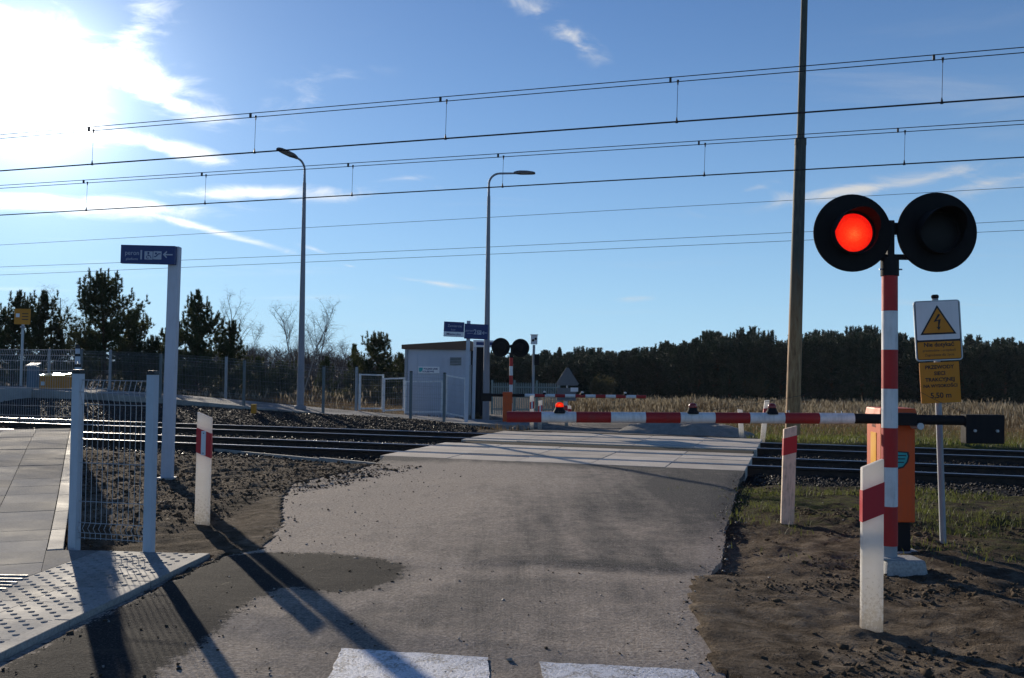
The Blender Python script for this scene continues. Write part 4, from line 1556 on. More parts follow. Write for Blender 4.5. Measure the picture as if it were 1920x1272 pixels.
# ------------------------------------------------------------------ street lamps
def street_lamp(base, top_z, arm, head_dir, head_len, label, head_tilt=0.0):
    o = thing('street_lamp', label, 'street lamp', base, group='station street lamps')
    H = top_z - base.z
    MB().lathe([(0.19, -0.05), (0.19, 0.04), (0.17, 0.05)], 16).build('base_plate', 'lamp_grey', o)
    MB().tube([(0, 0, 0.04), (0, 0, 1.5), (0, 0, H - 0.75)], [0.115, 0.105, 0.052], 18).build('pole', 'lamp_grey', o, smooth=50)
    MB().box((0, -0.105, 0.9), (0.09, 0.02, 0.35)).build('service_door', 'lamp_grey', o)
    pts = []
    d = Vector(head_dir).normalized()
    rr = 0.35
    for k in range(9):
        a = math.pi / 2 * k / 8
        pts.append(d * (rr * (1 - math.cos(a))) + Vector((0, 0, H - 0.8 + 0.45 + rr * math.sin(a))))
    end = pts[-1] + d * arm + Vector((0, 0, head_tilt * arm))
    MB().tube([Vector((0, 0, H - 0.8))] + pts + [end], [0.045] + [0.035] * 9 + [0.032], 12).build('arm', 'lamp_grey', o, smooth=50)
    yaw = math.atan2(d.y, d.x)
    Rm = Matrix.Rotation(yaw, 3, 'Z') @ Matrix.Rotation(-math.atan(head_tilt), 3, 'Y')
    hd = MB()
    hl = head_len
    prof_ = [(-0.08, 0.05, 0.05), (0.0, 0.07, 0.075), (0.12, 0.15, 0.085), (0.35 * hl / 0.6, 0.17, 0.075), (hl * 0.9, 0.15, 0.045), (hl, 0.09, 0.028)]
    vs, fs = [], []
    for (x, w, h) in prof_:
        for (yy, zz_) in ((-w, -0.02), (w, -0.02), (w * 0.9, h * 0.5), (w * 0.4, h), (-w * 0.4, h), (-w * 0.9, h * 0.5)):
            vs.append(end + Rm @ Vector((x, yy, zz_)))
    for i in range(len(prof_) - 1):
        for k in range(6):
            fs.append((i * 6 + k, i * 6 + (k + 1) % 6, (i + 1) * 6 + (k + 1) % 6, (i + 1) * 6 + k))
    fs += [tuple(range(6)), tuple(range(30, 36))]
    hd.add(vs, fs)
    h_ = hd.build('lamp_head', 'lamp_head', o, smooth=35)
    MB().box(end + Rm @ Vector((hl * 0.55, 0, -0.026)), (hl * 0.6, 0.22, 0.012), Rm).build('diffuser', 'galv_dull', h_)
    return o


b = D(563, 764, 31.0)
street_lamp(b, D(571, 300, 31.0).z, 0.03, (-0.8, -1.0, 0), 0.72, 'street lamp beside the far walkway, its head turned towards the track', 0.24)
b = D(911, 792, 31.4)
street_lamp(b, D(921, 326, 31.4).z, 0.55, (1, -0.12, 0), 0.62, 'street lamp with long sideways arm rising behind the twin blue direction boards', 0.0)


# ------------------------------------------------------------------ platform direction signs
def arrow(x, z, s):
    return [(x + s * a, z + s * b) for a, b in ((-1, 0), (-0.3, -0.72), (-0.12, -0.56), (-0.5, -0.13), (1, -0.13), (1, 0.13), (-0.5, 0.13), (-0.12, 0.56), (-0.3, 0.72))]


def picto(parent, x, z, s, y, kind):
    pl = MB().prism(rrect(x, z, s, s, s * 0.06), y - 0.002, y).build('pictogram', 'sign_letter', parent)
    k = s / 2
    if kind == 'wheelchair':
        mb = MB()
        mb.lathe([(0.13 * k * 2, 0), (0.13 * k * 2, 0.001)], 12, 0, Matrix.Translation((x - 0.05 * k, y - 0.003, z + 0.62 * k)) @ Matrix.Rotation(math.pi / 2, 4, 'X'))
        mb.prism([(x - 0.2 * k, z + 0.4 * k), (x - 0.2 * k, z - 0.15 * k), (x + 0.3 * k, z - 0.15 * k), (x + 0.6 * k, z - 0.75 * k), (x + 0.75 * k, z - 0.68 * k), (x + 0.4 * k, z + 0.05 * k), (x, z + 0.05 * k), (x, z + 0.4 * k)], y - 0.0045, y - 0.0025)
        mb.prism([(x - 0.35 * k, z), (x - 0.65 * k, z - 0.4 * k), (x - 0.35 * k, z - 0.8 * k), (x + 0.15 * k, z - 0.7 * k), (x + 0.1 * k, z - 0.55 * k), (x - 0.25 * k, z - 0.62 * k), (x - 0.45 * k, z - 0.38 * k), (x - 0.25 * k, z - 0.12 * k)], y - 0.0045, y - 0.0025)
        mb.build('mark', 'sign_navy', pl)
    else:
        mb = MB()
        mb.prism([(x - 0.75 * k, z - 0.45 * k), (x - 0.35 * k, z - 0.45 * k), (x + 0.35 * k, z + 0.25 * k), (x + 0.8 * k, z + 0.25 * k), (x + 0.8 * k, z + 0.5 * k), (x + 0.25 * k, z + 0.5 * k), (x - 0.45 * k, z - 0.2 * k), (x - 0.75 * k, z - 0.2 * k)][::1], y - 0.0045, y - 0.0025)
        mb.lathe([(0.13 * k * 2, 0), (0.13 * k * 2, 0.001)], 12, 0, Matrix.Translation((x - 0.35 * k, y - 0.003, z + 0.45 * k)) @ Matrix.Rotation(math.pi / 2, 4, 'X'))
        mb.build('mark', 'sign_navy', pl)


DL = 12.4
lb = D(313, 898, DL)
o = thing('direction_sign', 'dark blue platform 1 board on a tall grey post by the walkway', 'direction sign', (lb.x, lb.y, lb.z), rot=(0, R(0.7), 0))
ht = D(328, 463, DL).z - lb.z
kk = DL / 1800.0
MB().prism(rrect(0, ht / 2 - 0.1, 0.138, ht + 0.2, 0.012), -0.05, 0.06).build('post', 'grey_post', o, bevel=0.01)
MB().box((0, 0, 0.01), (0.2, 0.2, 0.02)).build('base_plate', 'galv_dull', o)
bw, bh_ = 101 * kk, 34.5 * kk
bx = -bw / 2 + 0.045
brd = MB().prism(rrect(0, 0, bw, bh_, 0.004), -0.035, 0.035).build('board', 'sign_navy', o, loc=(bx, -0.09, ht - bh_ / 2 - 0.004), bevel=0.003)
lettering('lettering', 'peron', 0.085, (-0.20, -0.0365, 0.015), brd, 'sign_letter', sx=0.9)
lettering('lettering', 'platform', 0.045, (-0.20, -0.0365, -0.062), brd, 'sign_letter')
lettering('lettering', '1', 0.17, (-0.083, -0.0365, -0.012), brd, 'sign_letter', weight=0.002)
picto(brd, 0.012, -0.012, 0.105, -0.036, 'wheelchair')
picto(brd, 0.125, -0.008, 0.105, -0.036, 'ramp')
MB().prism(arrow(0.258, 0.004, 0.062), -0.038, -0.036).build('arrow', 'sign_letter', brd)

DR = 28.6
rb = D(874, 789, DR)
kk = DR / 1800.0
o = thing('direction_sign', 'blue and white twin board with platform 2 arrow before the white hut', 'direction sign', rb, rot=(0, R(0.7), 0))
ht = D(881, 605, DR).z - rb.z
MB().prism(rrect(0, ht / 2, 0.11, ht + 0.1, 0.01), -0.04, 0.04).build('post', 'grey_post', o)
bzc = (D(876, 620, DR).z - rb.z)
for nm, x0, x1, dz in (('left_board', 834, 872, 0.02), ('right_board', 872.5, 917, -0.03)):
    w_ = (x1 - x0) * kk
    cxx = ((x0 + x1) / 2 - 880) * kk
    bd = MB().prism(rrect(0, 0, w_, 28 * kk, 0.006), -0.03, 0.03).build('board', 'sign_navy', o, loc=(cxx, -0.075, bzc + dz), rot=(0, R(1.2), 0), bevel=0.003)
    if nm == 'left_board':
        MB().prism(rrect(0, -0.145, w_ - 0.01, 9 * kk, 0.003), -0.033, -0.0305).build('white_panel', 'sign_white', bd)
        lettering('lettering', 'Zawiercie', 0.105, (0.02, -0.032, 0.10), bd, 'sign_letter')
        lettering('lettering', 'Łazy', 0.07, (-0.02, -0.032, -0.01), bd, 'sign_letter')
        lettering('lettering', 'Miasteczko', 0.095, (0.0, -0.0345, -0.147), bd, 'sign_navy', weight=0.002)
    else:
        lettering('lettering', 'peron', 0.10, (-0.20, -0.032, 0.02), bd, 'sign_letter')
        lettering('lettering', 'platform', 0.05, (-0.18, -0.032, -0.06), bd, 'sign_letter')
        lettering('lettering', '2', 0.20, (-0.03, -0.032, -0.02), bd, 'sign_letter', weight=0.003)
        picto(bd, 0.095, -0.025, 0.125, -0.031, 'ramp')
        MB().prism(arrow(0.25, -0.03, 0.075), -0.033, -0.031).build('arrow', 'sign_letter', bd)
DQ = 33.5
qb = D(887, 790, DQ)
kk = DQ / 1800.0
o = thing('street_name_sign', 'narrow white-rimmed plate on a pale post beside the blue boards', 'sign', qb, rot=(0, R(0.6), 0))
hq = D(889, 638, DQ).z - qb.z
MB().cyl((0, 0, -0.1), (0, 0, hq), 0.06, n=14).build('post', 'grey_post', o, smooth=40)
MB().prism(rrect(0.40, hq - 0.12, 0.86, 0.24, 0.01), -0.09, -0.06).build('plate', 'sign_white', o)
MB().prism(rrect(0.40, hq - 0.12, 0.70, 0.11, 0.005), -0.094, -0.091).build('text_panel', 'sign_navy', o)

# camera mast
DC = 31.5
cb = D(998, 792, DC)
kk = DC / 1800.0
o = thing('camera_mast', 'slim grey mast with a small white box on top beside the far signal', 'mast', cb, rot=(0, R(0.6), 0))
hc = D(999, 630, DC).z - cb.z
MB().cyl((0, 0, -0.1), (0, 0, hc - 0.3), 0.045, n=14).build('pole', 'galv_dull', o, smooth=40)
bx_ = MB().box((0, 0, hc - 0.13), (0.22, 0.16, 0.30)).build('housing', 'sign_white', o, bevel=0.01)
for sx in (-0.035, 0.05):
    MB().lathe([(0.04, 0), (0.04, 0.02), (0.03, 0.022)], 16, 0, Matrix.Translation((sx, -0.081, hc - 0.13 + sx * 0.6)) @ Matrix.Rotation(math.pi / 2, 4, 'X')).build('lens', 'black_metal', bx_)
MB().box((0, -0.02, hc + 0.035), (0.26, 0.24, 0.02)).build('rain_shield', 'sign_white', o)
MB().box((0.1, 0, hc - 0.78), (0.15, 0.12, 0.36)).build('control_box', 'black_metal', o)

# triangular road sign seen from behind
DT = 38.0
tb = D(1063, 784, DT)
kk = DT / 1800.0
o = thing('road_sign', 'grey back of a triangular road sign before the dark wood', 'road sign', tb, group=None)
ht = D(1066, 690, DT).z - tb.z
MB().cyl((0, 0.03, -0.1), (0, 0.03, ht - 0.05), 0.035, n=12).build('post', 'galv_dull', o, smooth=40)
MB().prism([(-0.40, ht - 0.70), (0.40, ht - 0.70), (0.45, ht - 0.63), (0.05, ht), (-0.05, ht), (-0.45, ht - 0.63)], -0.02, 0.0).build('plate', 'sign_back', o)
MB().box((0.0, 0.005, ht - 0.5), (0.5, 0.03, 0.04)).build('rail', 'sign_back', o)
MB().prism(rrect(0.28, ht - 0.86, 0.30, 0.16, 0.01), -0.02, 0.0).build('small_plate', 'sign_white', o)
MB().box((-0.03, 0.0, ht - 1.05), (0.75, 0.02, 0.5)).build('lower_plate', 'sign_back', o)


# ------------------------------------------------------------------ overhead wires
def wire_curve(name, label, pts_px, v, r, mat, group, gapz=0.0, droppers=(), lower=None, extend=60):
    pass


def smooth_pts(px_list, v):
    ctrl = [VP(px, py, v) for px, py in px_list]
    us_ = np.array([toUV(p.x, p.y)[0] for p in ctrl])
    zs_ = np.array([p.z for p in ctrl])
    co = np.polyfit(us_, zs_, 2)
    if co[0] < 0:
        co = np.array([0, *np.polyfit(us_, zs_, 1)])
    return co


def catenary(v, mess, cont, drops, label, extra_mess):
    cm, cc = smooth_pts(mess, v), smooth_pts(cont, v)
    o = thing('overhead_line', label, 'overhead line', UV(-5, v, 5.0), group='overhead contact lines')
    org = Vector(o.location)
    uu = np.linspace(-26, 12, 60)

    def zc(c, u):
        return float(np.polyval(c, u))
    far_u = [-160, -110, -80, -60, -45, -35]
    allu = far_u + list(uu) + [20, 40, 80, 140]

    def zz_(c, u):
        if u < -26:
            return zc(c, -26) + 0.0 * u
        if u > 12:
            return zc(c, 12)
        return zc(c, u)
    for dv, dz in ((-0.0, 0.0), (0.03, extra_mess)):
        MB().tube([UV(u, v + dv, zz_(cm, u) + dz) - org for u in allu], 0.0085, 5).build('messenger_wire', 'wire_dark', o)
    for dv in (-0.025, 0.025):
        MB().tube([UV(u, v + dv, zz_(cc, u)) - org for u in allu], 0.0085, 5).build('contact_wire', 'wire_dark', o)
    for px in drops:
        dpt = VP(px, 300, v)
        u = toUV(dpt.x, dpt.y)[0]
        zt, zb = zc(cm, u) + min(0, extra_mess), zc(cc, u)
        dr = MB().tube([UV(u, v, zt) - org, UV(u - 0.015, v, zb) - org], 0.0045, 5).build('dropper', 'wire_dark', o)
        MB().cyl(UV(u, v, zt + 0.02) - org, UV(u, v, zt - 0.07) - org, 0.022, 0.008, 8).build('top_clamp', 'wire_dark', dr)
        MB().cyl(UV(u - 0.015, v, zb - 0.02) - org, UV(u - 0.015, v, zb + 0.08) - org, 0.026, 0.008, 8).build('bottom_clamp', 'wire_dark', dr)
        zm = zc(cm, u - 0.13) + extra_mess / 2
        MB().box(UV(u - 0.13, v + 0.015, zm) - org, (0.036, 0.036, abs(extra_mess) + 0.02), prot).build('spacer_clamp', 'wire_dark', o)
    return o


catenary(16.53, [(170, 242), (470, 212), (826, 178), (1262, 142), (1746, 106), (1920, 92)], [(0, 327), (478, 283), (836, 253), (1270, 222), (1768, 196), (1920, 189)],
         [174, 478, 836, 1270, 1768], 'overhead contact line with doubled wires, the upper of the two', -0.075)
catenary(20.1, [(0, 346), (165, 340), (387, 325), (662, 305), (944, 287), (1322, 263), (1697, 241), (1920, 226)], [(0, 409), (165, 396), (387, 381), (662, 360), (944, 345), (1322, 324), (1697, 311), (1920, 303)],
         [165, 387, 662, 944, 1322, 1697], 'overhead contact line passing just above the sideways lamp arm, the lower of the two', -0.07)
for (l, m_, r_, lab) in (((0, 460), (1200, 391), (1920, 352), 'thin power cable high above the field, topmost of three'), ((0, 501), (1100, 455), (1920, 414), 'thin power cable above the field, middle one of three'), ((0, 516), (1100, 469), (1920, 432), 'thin power cable above the field, lowest of three')):
    co = smooth_pts([l, m_, r_], 44.0)
    o = thing('power_cable', lab, 'cable', UV(-5, 44.0, 7), group='thin power cables')
    pts = []
    for u in np.linspace(-60, 30, 40):
        pts.append(UV(u, 44.0, float(np.polyval(co, u))) - Vector(o.location))
    MB().tube(pts, 0.011, 5).build('cable', 'wire_thin', o)


# ------------------------------------------------------------------ fences
def fence_panel(name, label, a, b, h, post_mat='fence_grey', wire_r=0.0026, first=True, last=True, sep=False, dx=0.05, post=0.06, group=None, cat='fence', mesh_mat='fence_wire', bottom=0.06, cap=True):
    """welded mesh panels with folded beads between square posts; a, b are post feet"""
    o = thing(name, label, cat, a, group=group)
    d = Vector((b.x - a.x, b.y - a.y, 0))
    L = d.length
    yaw = math.atan2(d.y, d.x)
    o.rotation_euler = (0, 0, yaw)
    dz = b.z - a.z
    for k, (x, on) in enumerate(((0, first), (L, last))):
        if not on:
            continue
        z0 = dz * x / L
        pp = MB().box((x, 0, z0 + h / 2 - 0.05), (post, post, h + 0.1)).build('post', post_mat, o, bevel=0.004)
        if cap:
            MB().box((x, 0, z0 + h + 0.012), (post + 0.008, post + 0.008, 0.034), taper=0.8).build('cap', 'cap_black', pp, bevel=0.004)
    z_lo, z_hi = bottom, h - 0.05
    prof_ = [(z_lo, 0.0), (z_lo + 0.05, 0.0), (z_lo + 0.09, -0.03), (z_lo + 0.13, 0.0), (z_hi - 0.20, 0.0), (z_hi - 0.10, -0.035), (z_hi, 0.0)]
    x = post / 2 + 0.012
    mb = MB()
    wires = []
    while x < L - post / 2:
        w = MB() if sep else mb
        w.tube([(x, yy, zz_ + dz * x / L) for zz_, yy in prof_], wire_r, 5)
        if sep:
            w.build('vertical_wire', mesh_mat, o)
        x += dx
    hs = [z_lo + 0.01, z_lo + 0.05, z_lo + 0.13] + list(np.linspace(z_lo + 0.30, z_hi - 0.36, max(2, int((h - 0.6) / 0.24)))) + [z_hi - 0.20, z_hi - 0.10, z_hi - 0.005]
    for zz_ in hs:
        yy = -0.035 if abs(zz_ - (z_hi - 0.10)) < 0.01 else 0.0
        w = MB() if sep else mb
        w.tube([(post / 2, yy, zz_), (L - post / 2, yy, zz_ + dz)], wire_r * 1.25, 5)
        if sep:
            w.build('horizontal_wire', mesh_mat, o)
    if not sep:
        stuff(mb.build('wire_mesh', mesh_mat, o))
    return o


HF = 1.385
pa = G(139, 1024, 0.03)
pb_ = G(279, 1033, 0.03)
fence_panel('mesh_fence', 'short wire mesh fence panel between two grey posts with black caps', pa, pb_, HF, sep=True, dx=0.049, group='walkway mesh fences', post=0.068)
corner = Vector((PK.x - 0.05, PK.y, walk_z(PLEN)))
nseg = 4
for k in range(nseg):
    s0, s1 = k / nseg, (k + 1) / nseg
    A = pa.lerp(corner, s0)
    B = pa.lerp(corner, s1)
    A.z, B.z = walk_z(s0 * PLEN), walk_z(s1 * PLEN)
    lab = ['first', 'second', 'third', 'fourth'][k] + ' mesh panel of the walkway fence counted from the short end panel towards the track'
    fence_panel('mesh_fence', lab, A, B, HF, first=(k > 0), last=(k == nseg - 1), group='walkway mesh fences', dx=0.05, post=0.062)
for k in range(3):
    A = corner + Vector((-CU, SU, 0)) * (k * 2.5)
    B = corner + Vector((-CU, SU, 0)) * ((k + 1) * 2.5)
    A.z = B.z = corner.z
    if k < 2:
        fence_panel('mesh_fence', ['mesh fence panel closing the walkway along the track, joined to the corner post', 'mesh fence panel along the track, next one after the corner panel'][k], A, B, HF, first=(k > 0), last=True, group='walkway mesh fences', dx=0.05, post=0.062)

# fences on both sides of the far walkway
tops = {457: 678, 606: 689, 770: 698, 833: 700}
front_px = [300, 457, 606, 770]
VF = VW0 + 0.25
fpts = [VP(px, 760, VF) for px in (-40, 150, 300, 457, 606, 770, 833)]
fpts = [Vector((p.x, p.y, fw_z(toUV(p.x, p.y)[0]))) for p in fpts]
for k in range(len(fpts) - 1):
    fence_panel('mesh_fence', ['dark mesh fence panel beside the yellow grit bin', 'dark mesh fence panel on the far walkway, next after the grit bin', 'dark mesh fence panel before the tall pines of the far walkway', 'dark mesh fence panel in front of the lone street lamp by the far walkway', 'dark mesh fence panel before the open gate leaves', 'dark mesh fence panel in front of the white hut'][k],
                fpts[k], fpts[k + 1], 1.45, post_mat='fence_dark', first=True, last=(k == len(fpts) - 2), group='far walkway fences', dx=0.06, wire_r=0.0016, mesh_mat='fence_dark', post=0.07)
VBk = VW1 + 0.15
bpts = [VP(px, 750, VBk) for px in (-30, 90, 205, 320, 423, 560, 668)]
bpts = [Vector((p.x, p.y, fw_z(toUV(p.x, p.y)[0]))) for p in bpts]
for k in range(len(bpts) - 1):
    fence_panel('mesh_fence', ['pale mesh fence panel behind the platform sign post', 'pale mesh fence panel behind the grit bin', 'pale mesh fence panel below the broad pine', 'pale mesh fence panel below the pointed pine', 'pale mesh fence panel left behind the street lamp foot', 'pale mesh fence panel joining the white gate'][k],
                bpts[k], bpts[k + 1], 1.45, post_mat='galv_dull', first=True, last=(k == len(bpts) - 2), group='far walkway fences', dx=0.06, wire_r=0.0016, mesh_mat='galv_dull', post=0.07)


def gate(name, label, pxa, pxb, ytop_a, ytop_b, ybot_a, ybot_b, ya, yb, extra_post=True):
    a, b = D(pxa, ybot_a, ya), D(pxb, ybot_b, yb)
    ta, tb_ = D(pxa, ytop_a, ya).z - a.z, D(pxb, ytop_b, yb).z - b.z
    h = (ta + tb_) / 2
    d = Vector((b.x - a.x, b.y - a.y, 0))
    L = d.length
    o = thing(name, label, 'gate', a, math.atan2(d.y, d.x), group='white framed gate leaves')
    dz = b.z - a.z
    for x in (0, L):
        MB().box((x, 0, dz * x / L + h / 2), (0.06, 0.06, h)).build('upright', 'white_paint', o)
    for z_ in (0.05, h - 0.03):
        sl = math.atan2(dz, L)
        MB().box((L / 2, 0, z_ + dz / 2), (L - 0.06, 0.05, 0.05), Matrix.Rotation(-sl, 3, 'Y')).build('cross_bar', 'white_paint', o)
    mb = MB()
    x = 0.06
    while x < L - 0.04:
        mb.cyl((x, 0, 0.08 + dz * x / L), (x, 0, h - 0.06 + dz * x / L), 0.0022, n=4, caps=False)
        x += 0.07
    for z_ in np.arange(0.25, h - 0.1, 0.2):
        mb.cyl((0.03, 0, z_), (L - 0.03, 0, z_ + dz), 0.003, n=4, caps=False)
    stuff(mb.build('wire_mesh', 'fence_wire', o))
    return o


gp = gate('gate_leaf', 'white framed mesh gate leaf, the one farther from the white hut', 674, 717, 702, 701, 769, 769, 33.0, 33.6)
gate('gate_leaf', 'white framed mesh gate leaf next to the white hut', 719, 757, 709, 708, 773, 771, 33.4, 33.8)
gate('gate_leaf', 'white framed mesh leaf standing before the hut wall', 760, 828, 716, 712, 776, 775, 33.0, 33.5)
gate('gate_leaf', 'white framed mesh leaf right at the hut corner', 836, 872, 705, 706, 777, 785, 32.6, 31.6)

# palisade fence
DPal = 42.0
a, b = D(922, 782, DPal), D(1048, 782, DPal)
o = thing('palisade_fence', 'grey-green palisade fence of pointed pickets behind the far signal', 'fence', a)
L = b.x - a.x
hp = D(922, 717, DPal).z - a.z
for k in range(4):
    MB().box((L * k / 3, 0.05, hp / 2), (0.09, 0.06, hp + 0.2)).build('post', 'green_fence', o)
for z_ in (0.35, hp - 0.2):
    MB().box((L / 2, 0.0, z_), (L, 0.04, 0.05)).build('rail', 'green_fence', o)
pk = MB()
x = 0.04
while x < L:
    pk.prism([(x - 0.02, 0.05), (x + 0.02, 0.05), (x + 0.02, hp - 0.06), (x, hp + 0.02), (x - 0.02, hp - 0.06)], -0.035, -0.022)
    x += 0.078
stuff(pk.build('pickets', 'green_fence', o))

# ------------------------------------------------------------------ white equipment hut
DH = 35.0
hl, hr = D(758, 786, DH), D(873, 786, DH)
o = thing('equipment_hut', 'white cabin with brown flat roof edge beside the gate', 'hut', (hl.x, hl.y, hl.z), R(-3))
wH = hr.x - hl.x
hH = D(760, 655, DH).z - hl.z
dH = 2.6
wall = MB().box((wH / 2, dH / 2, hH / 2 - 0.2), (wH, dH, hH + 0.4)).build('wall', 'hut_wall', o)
for k in range(6):
    MB().box((wH * k / 5, -0.006, hH / 2), (0.025, 0.012, hH)).build('panel_joint', 'hut_wall', wall)
rf = MB()
x0, x1, y0, y1 = -0.12, wH + 0.12, -0.14, dH + 0.14
rf.add([(x0, y0, hH), (x1, y0, hH), (x1, y1, hH), (x0, y1, hH), (x0, y0, hH + 0.16), (x1, y0, hH + 0.34), (x1, y1, hH + 0.34), (x0, y1, hH + 0.16)], [(3, 2, 1, 0), (4, 5, 6, 7), (0, 1, 5, 4), (1, 2, 6, 5), (2, 3, 7, 6), (3, 0, 4, 7)])
rf.build('roof', 'hut_roof', o, bevel=0.01)
sgx, sgz = (803 - 758) / 1800 * DH, D(803, 694, DH).z - hl.z
sn = MB().prism(rrect(sgx, sgz, 40 / 1800 * DH, 12.5 / 1800 * DH, 0.01), -0.035, -0.013).build('nameplate', 'sign_white', o)
lx = sgx - 15.5 / 1800 * DH
MB().prism([(lx - 0.06, sgz - 0.07), (lx + 0.03, sgz - 0.075), (lx + 0.08, sgz + 0.01), (lx + 0.09, sgz + 0.08), (lx - 0.06, sgz + 0.08)], -0.038, -0.036).build('emblem', 'teal', sn)
lettering('lettering', 'POLSKIE LINIE', 0.082, (sgx + 0.07, -0.037, sgz + 0.038), sn, 'sign_navy', weight=0.003)
lettering('lettering', 'KOLEJOWE', 0.082, (sgx - 0.02, -0.037, sgz - 0.058), sn, 'sign_navy', weight=0.003)
MB().box((wH + 0.02, dH * 0.5, 1.0), (0.04, 0.9, 2.0)).build('door', 'galv_dull', o)
vent = MB().box((wH - 0.38, -0.02, hH - 0.42), (0.42, 0.03, 0.30)).build('vent', 'galv_dull', o)
for k in range(5):
    MB().box((wH - 0.38, -0.042, hH - 0.53 + 0.055 * k), (0.38, 0.012, 0.03), Matrix.Rotation(R(35), 3, 'X')).build('louvre', 'fence_dark', vent)
MB().tube([(0.06, -0.05, hH - 0.02), (0.06, -0.05, 0.1)], 0.035, 10).build('downpipe', 'galv_dull', o, smooth=40)
# dark cabinet rising behind the posts
cbx = D(893, 786, 37.0)
o = thing('equipment_cabinet', 'dark upright cabinet with rounded top behind the blue boards', 'cabinet', cbx)
hcb = D(893, 645, 37.0).z - cbx.z
MB().box((0, 0, hcb / 2), (0.50, 0.5, hcb)).build('body', 'black_metal', o, bevel=0.06)
MB().box((0, -0.255, hcb / 2), (0.38, 0.02, hcb * 0.8)).build('door', 'black_metal', o)

# ------------------------------------------------------------------ platform furniture
DY = 33.5
yb_ = D(39, 724, DY)
kk = DY / 1800.0
o = thing('notice_sign', 'yellow notice board on a thin pole at the platform end', 'sign', yb_, rot=(0, R(0.5), 0))
hh = D(40, 579, DY).z - yb_.z
MB().cyl((0, 0, 0), (0, 0, hh - 0.05), 0.045, n=12).build('pole', 'galv', o, smooth=40)
sg = MB().prism(rrect(0, hh - 0.28, 30 * kk, 29 * kk, 0.02), -0.07, -0.05).build('board', 'sign_yellow', o)
for k in range(3):
    MB().box((0.1, -0.072, hh - 0.18 - 0.1 * k), (0.22, 0.002, 0.03)).build('text_line', 'sign_black', sg)
MB().prism(rrect(-0.16, hh - 0.24, 0.13, 0.13, 0.01), -0.073, -0.071).build('picture', 'sign_white', sg)
MB().lathe([(0.07, 0), (0.09, 0.03), (0.05, 0.07)], 14, 0, Matrix.Translation((0, -0.02, hh - 0.68))).build('collar', 'galv', o, smooth=50)

DGb = 34.2
ga, gb2 = D(72, 731, DGb), D(112, 731, DGb)
o = thing('grit_bin', 'yellow grit bin with sunlit sloping lid on the far walkway', 'grit bin', (ga.x, DGb, fw_z(toUV(ga.x, DGb)[0])), R(-8))
wg = gb2.x - ga.x + 0.15
MB().prism([(0.03, 0.0), (wg - 0.03, 0.0), (wg, 0.45), (0, 0.45)], 0, 0.6).build('tub', 'sign_yellow', o, bevel=0.02)
ld = MB()
ld.add([(-0.03, -0.04, 0.44), (wg + 0.03, -0.04, 0.44), (wg + 0.03, 0.64, 0.50), (-0.03, 0.64, 0.50), (-0.03, -0.04, 0.50), (wg + 0.03, -0.04, 0.50), (wg + 0.03, 0.64, 0.575), (-0.03, 0.64, 0.575)], [(3, 2, 1, 0), (4, 5, 6, 7), (0, 1, 5, 4), (1, 2, 6, 5), (2, 3, 7, 6), (3, 0, 4, 7)])
ld.build('lid', 'bin_lid', o, bevel=0.02)
MB().prism(rrect(0.16, 0.2, 0.14, 0.14, 0.01), -0.006, -0.001).build('sticker', 'reflector', o)
DW = 33.0
wb = D(62, 728, DW)
o = thing('litter_bin', 'grey upright litter bin with slanted cover beside the grit bin', 'litter bin', wb)
hw_ = D(62, 682, DW).z - wb.z
MB().box((0, 0, hw_ / 2 - 0.05), (0.30, 0.3, hw_ - 0.1)).build('body', 'bin_blue', o, bevel=0.02)
ld = MB()
ld.add([(-0.18, -0.18, hw_ - 0.10), (0.18, -0.18, hw_ - 0.10), (0.18, 0.18, hw_ - 0.02), (-0.18, 0.18, hw_ - 0.02), (-0.18, -0.18, hw_ - 0.06), (0.18, -0.18, hw_ - 0.06), (0.18, 0.18, hw_ + 0.03), (-0.18, 0.18, hw_ + 0.03)], [(3, 2, 1, 0), (4, 5, 6, 7), (0, 1, 5, 4), (1, 2, 6, 5), (2, 3, 7, 6), (3, 0, 4, 7)])
ld.build('cover', 'galv', o)
for (px, py, yy_, lab) in ((476, 764, 28.6, 'small yellow marker block on the edge of the far ballast'),):
    b = D(px, py, yy_)
    o = thing('marker_block', lab, 'marker', b)
    MB().box((0, 0, -0.05), (0.14, 0.14, 0.26)).build('block', 'sign_yellow', o, bevel=0.01)
    MB().box((0, 0, 0.085), (0.16, 0.16, 0.02)).build('cap', 'yellow_film', o)

# sand heap beyond the crossing
hc_ = D(1285, 822, 24.2)
nn = 46
hv, hf = [], []
for j in range(nn):
    for i in range(nn):
        a_, b_ = (i / (nn - 1) - 0.5) * 2, (j / (nn - 1) - 0.5) * 2
        xx, yy_ = a_ * 1.75, b_ * 1.1
        r2 = a_ * a_ + b_ * b_
        z_ = 0.34 * max(0.0, 1 - r2) ** 0.8 * (1 + 1.3 * float(fbm(xx + 3, yy_, 1.3, 4))) + 0.08 * float(fbm(xx, yy_, 5, 3)) * (1 if r2 < 1 else 0) - (0.15 if r2 >= 0.98 else 0.0)
        hv.append((xx, yy_, z_))
for j in range(nn - 1):
    for i in range(nn - 1):
        hf.append((j * nn + i, j * nn + i + 1, (j + 1) * nn + i + 1, (j + 1) * nn + i))
tag(link('sand_heap', np_mesh('sand_heap', hv, hf, 'sand', smooth=True), None, (hc_.x, 24.2, -0.13), (0, 0, -TA)), 'low grey heap of sand beyond the crossing panels', 'sand heap')


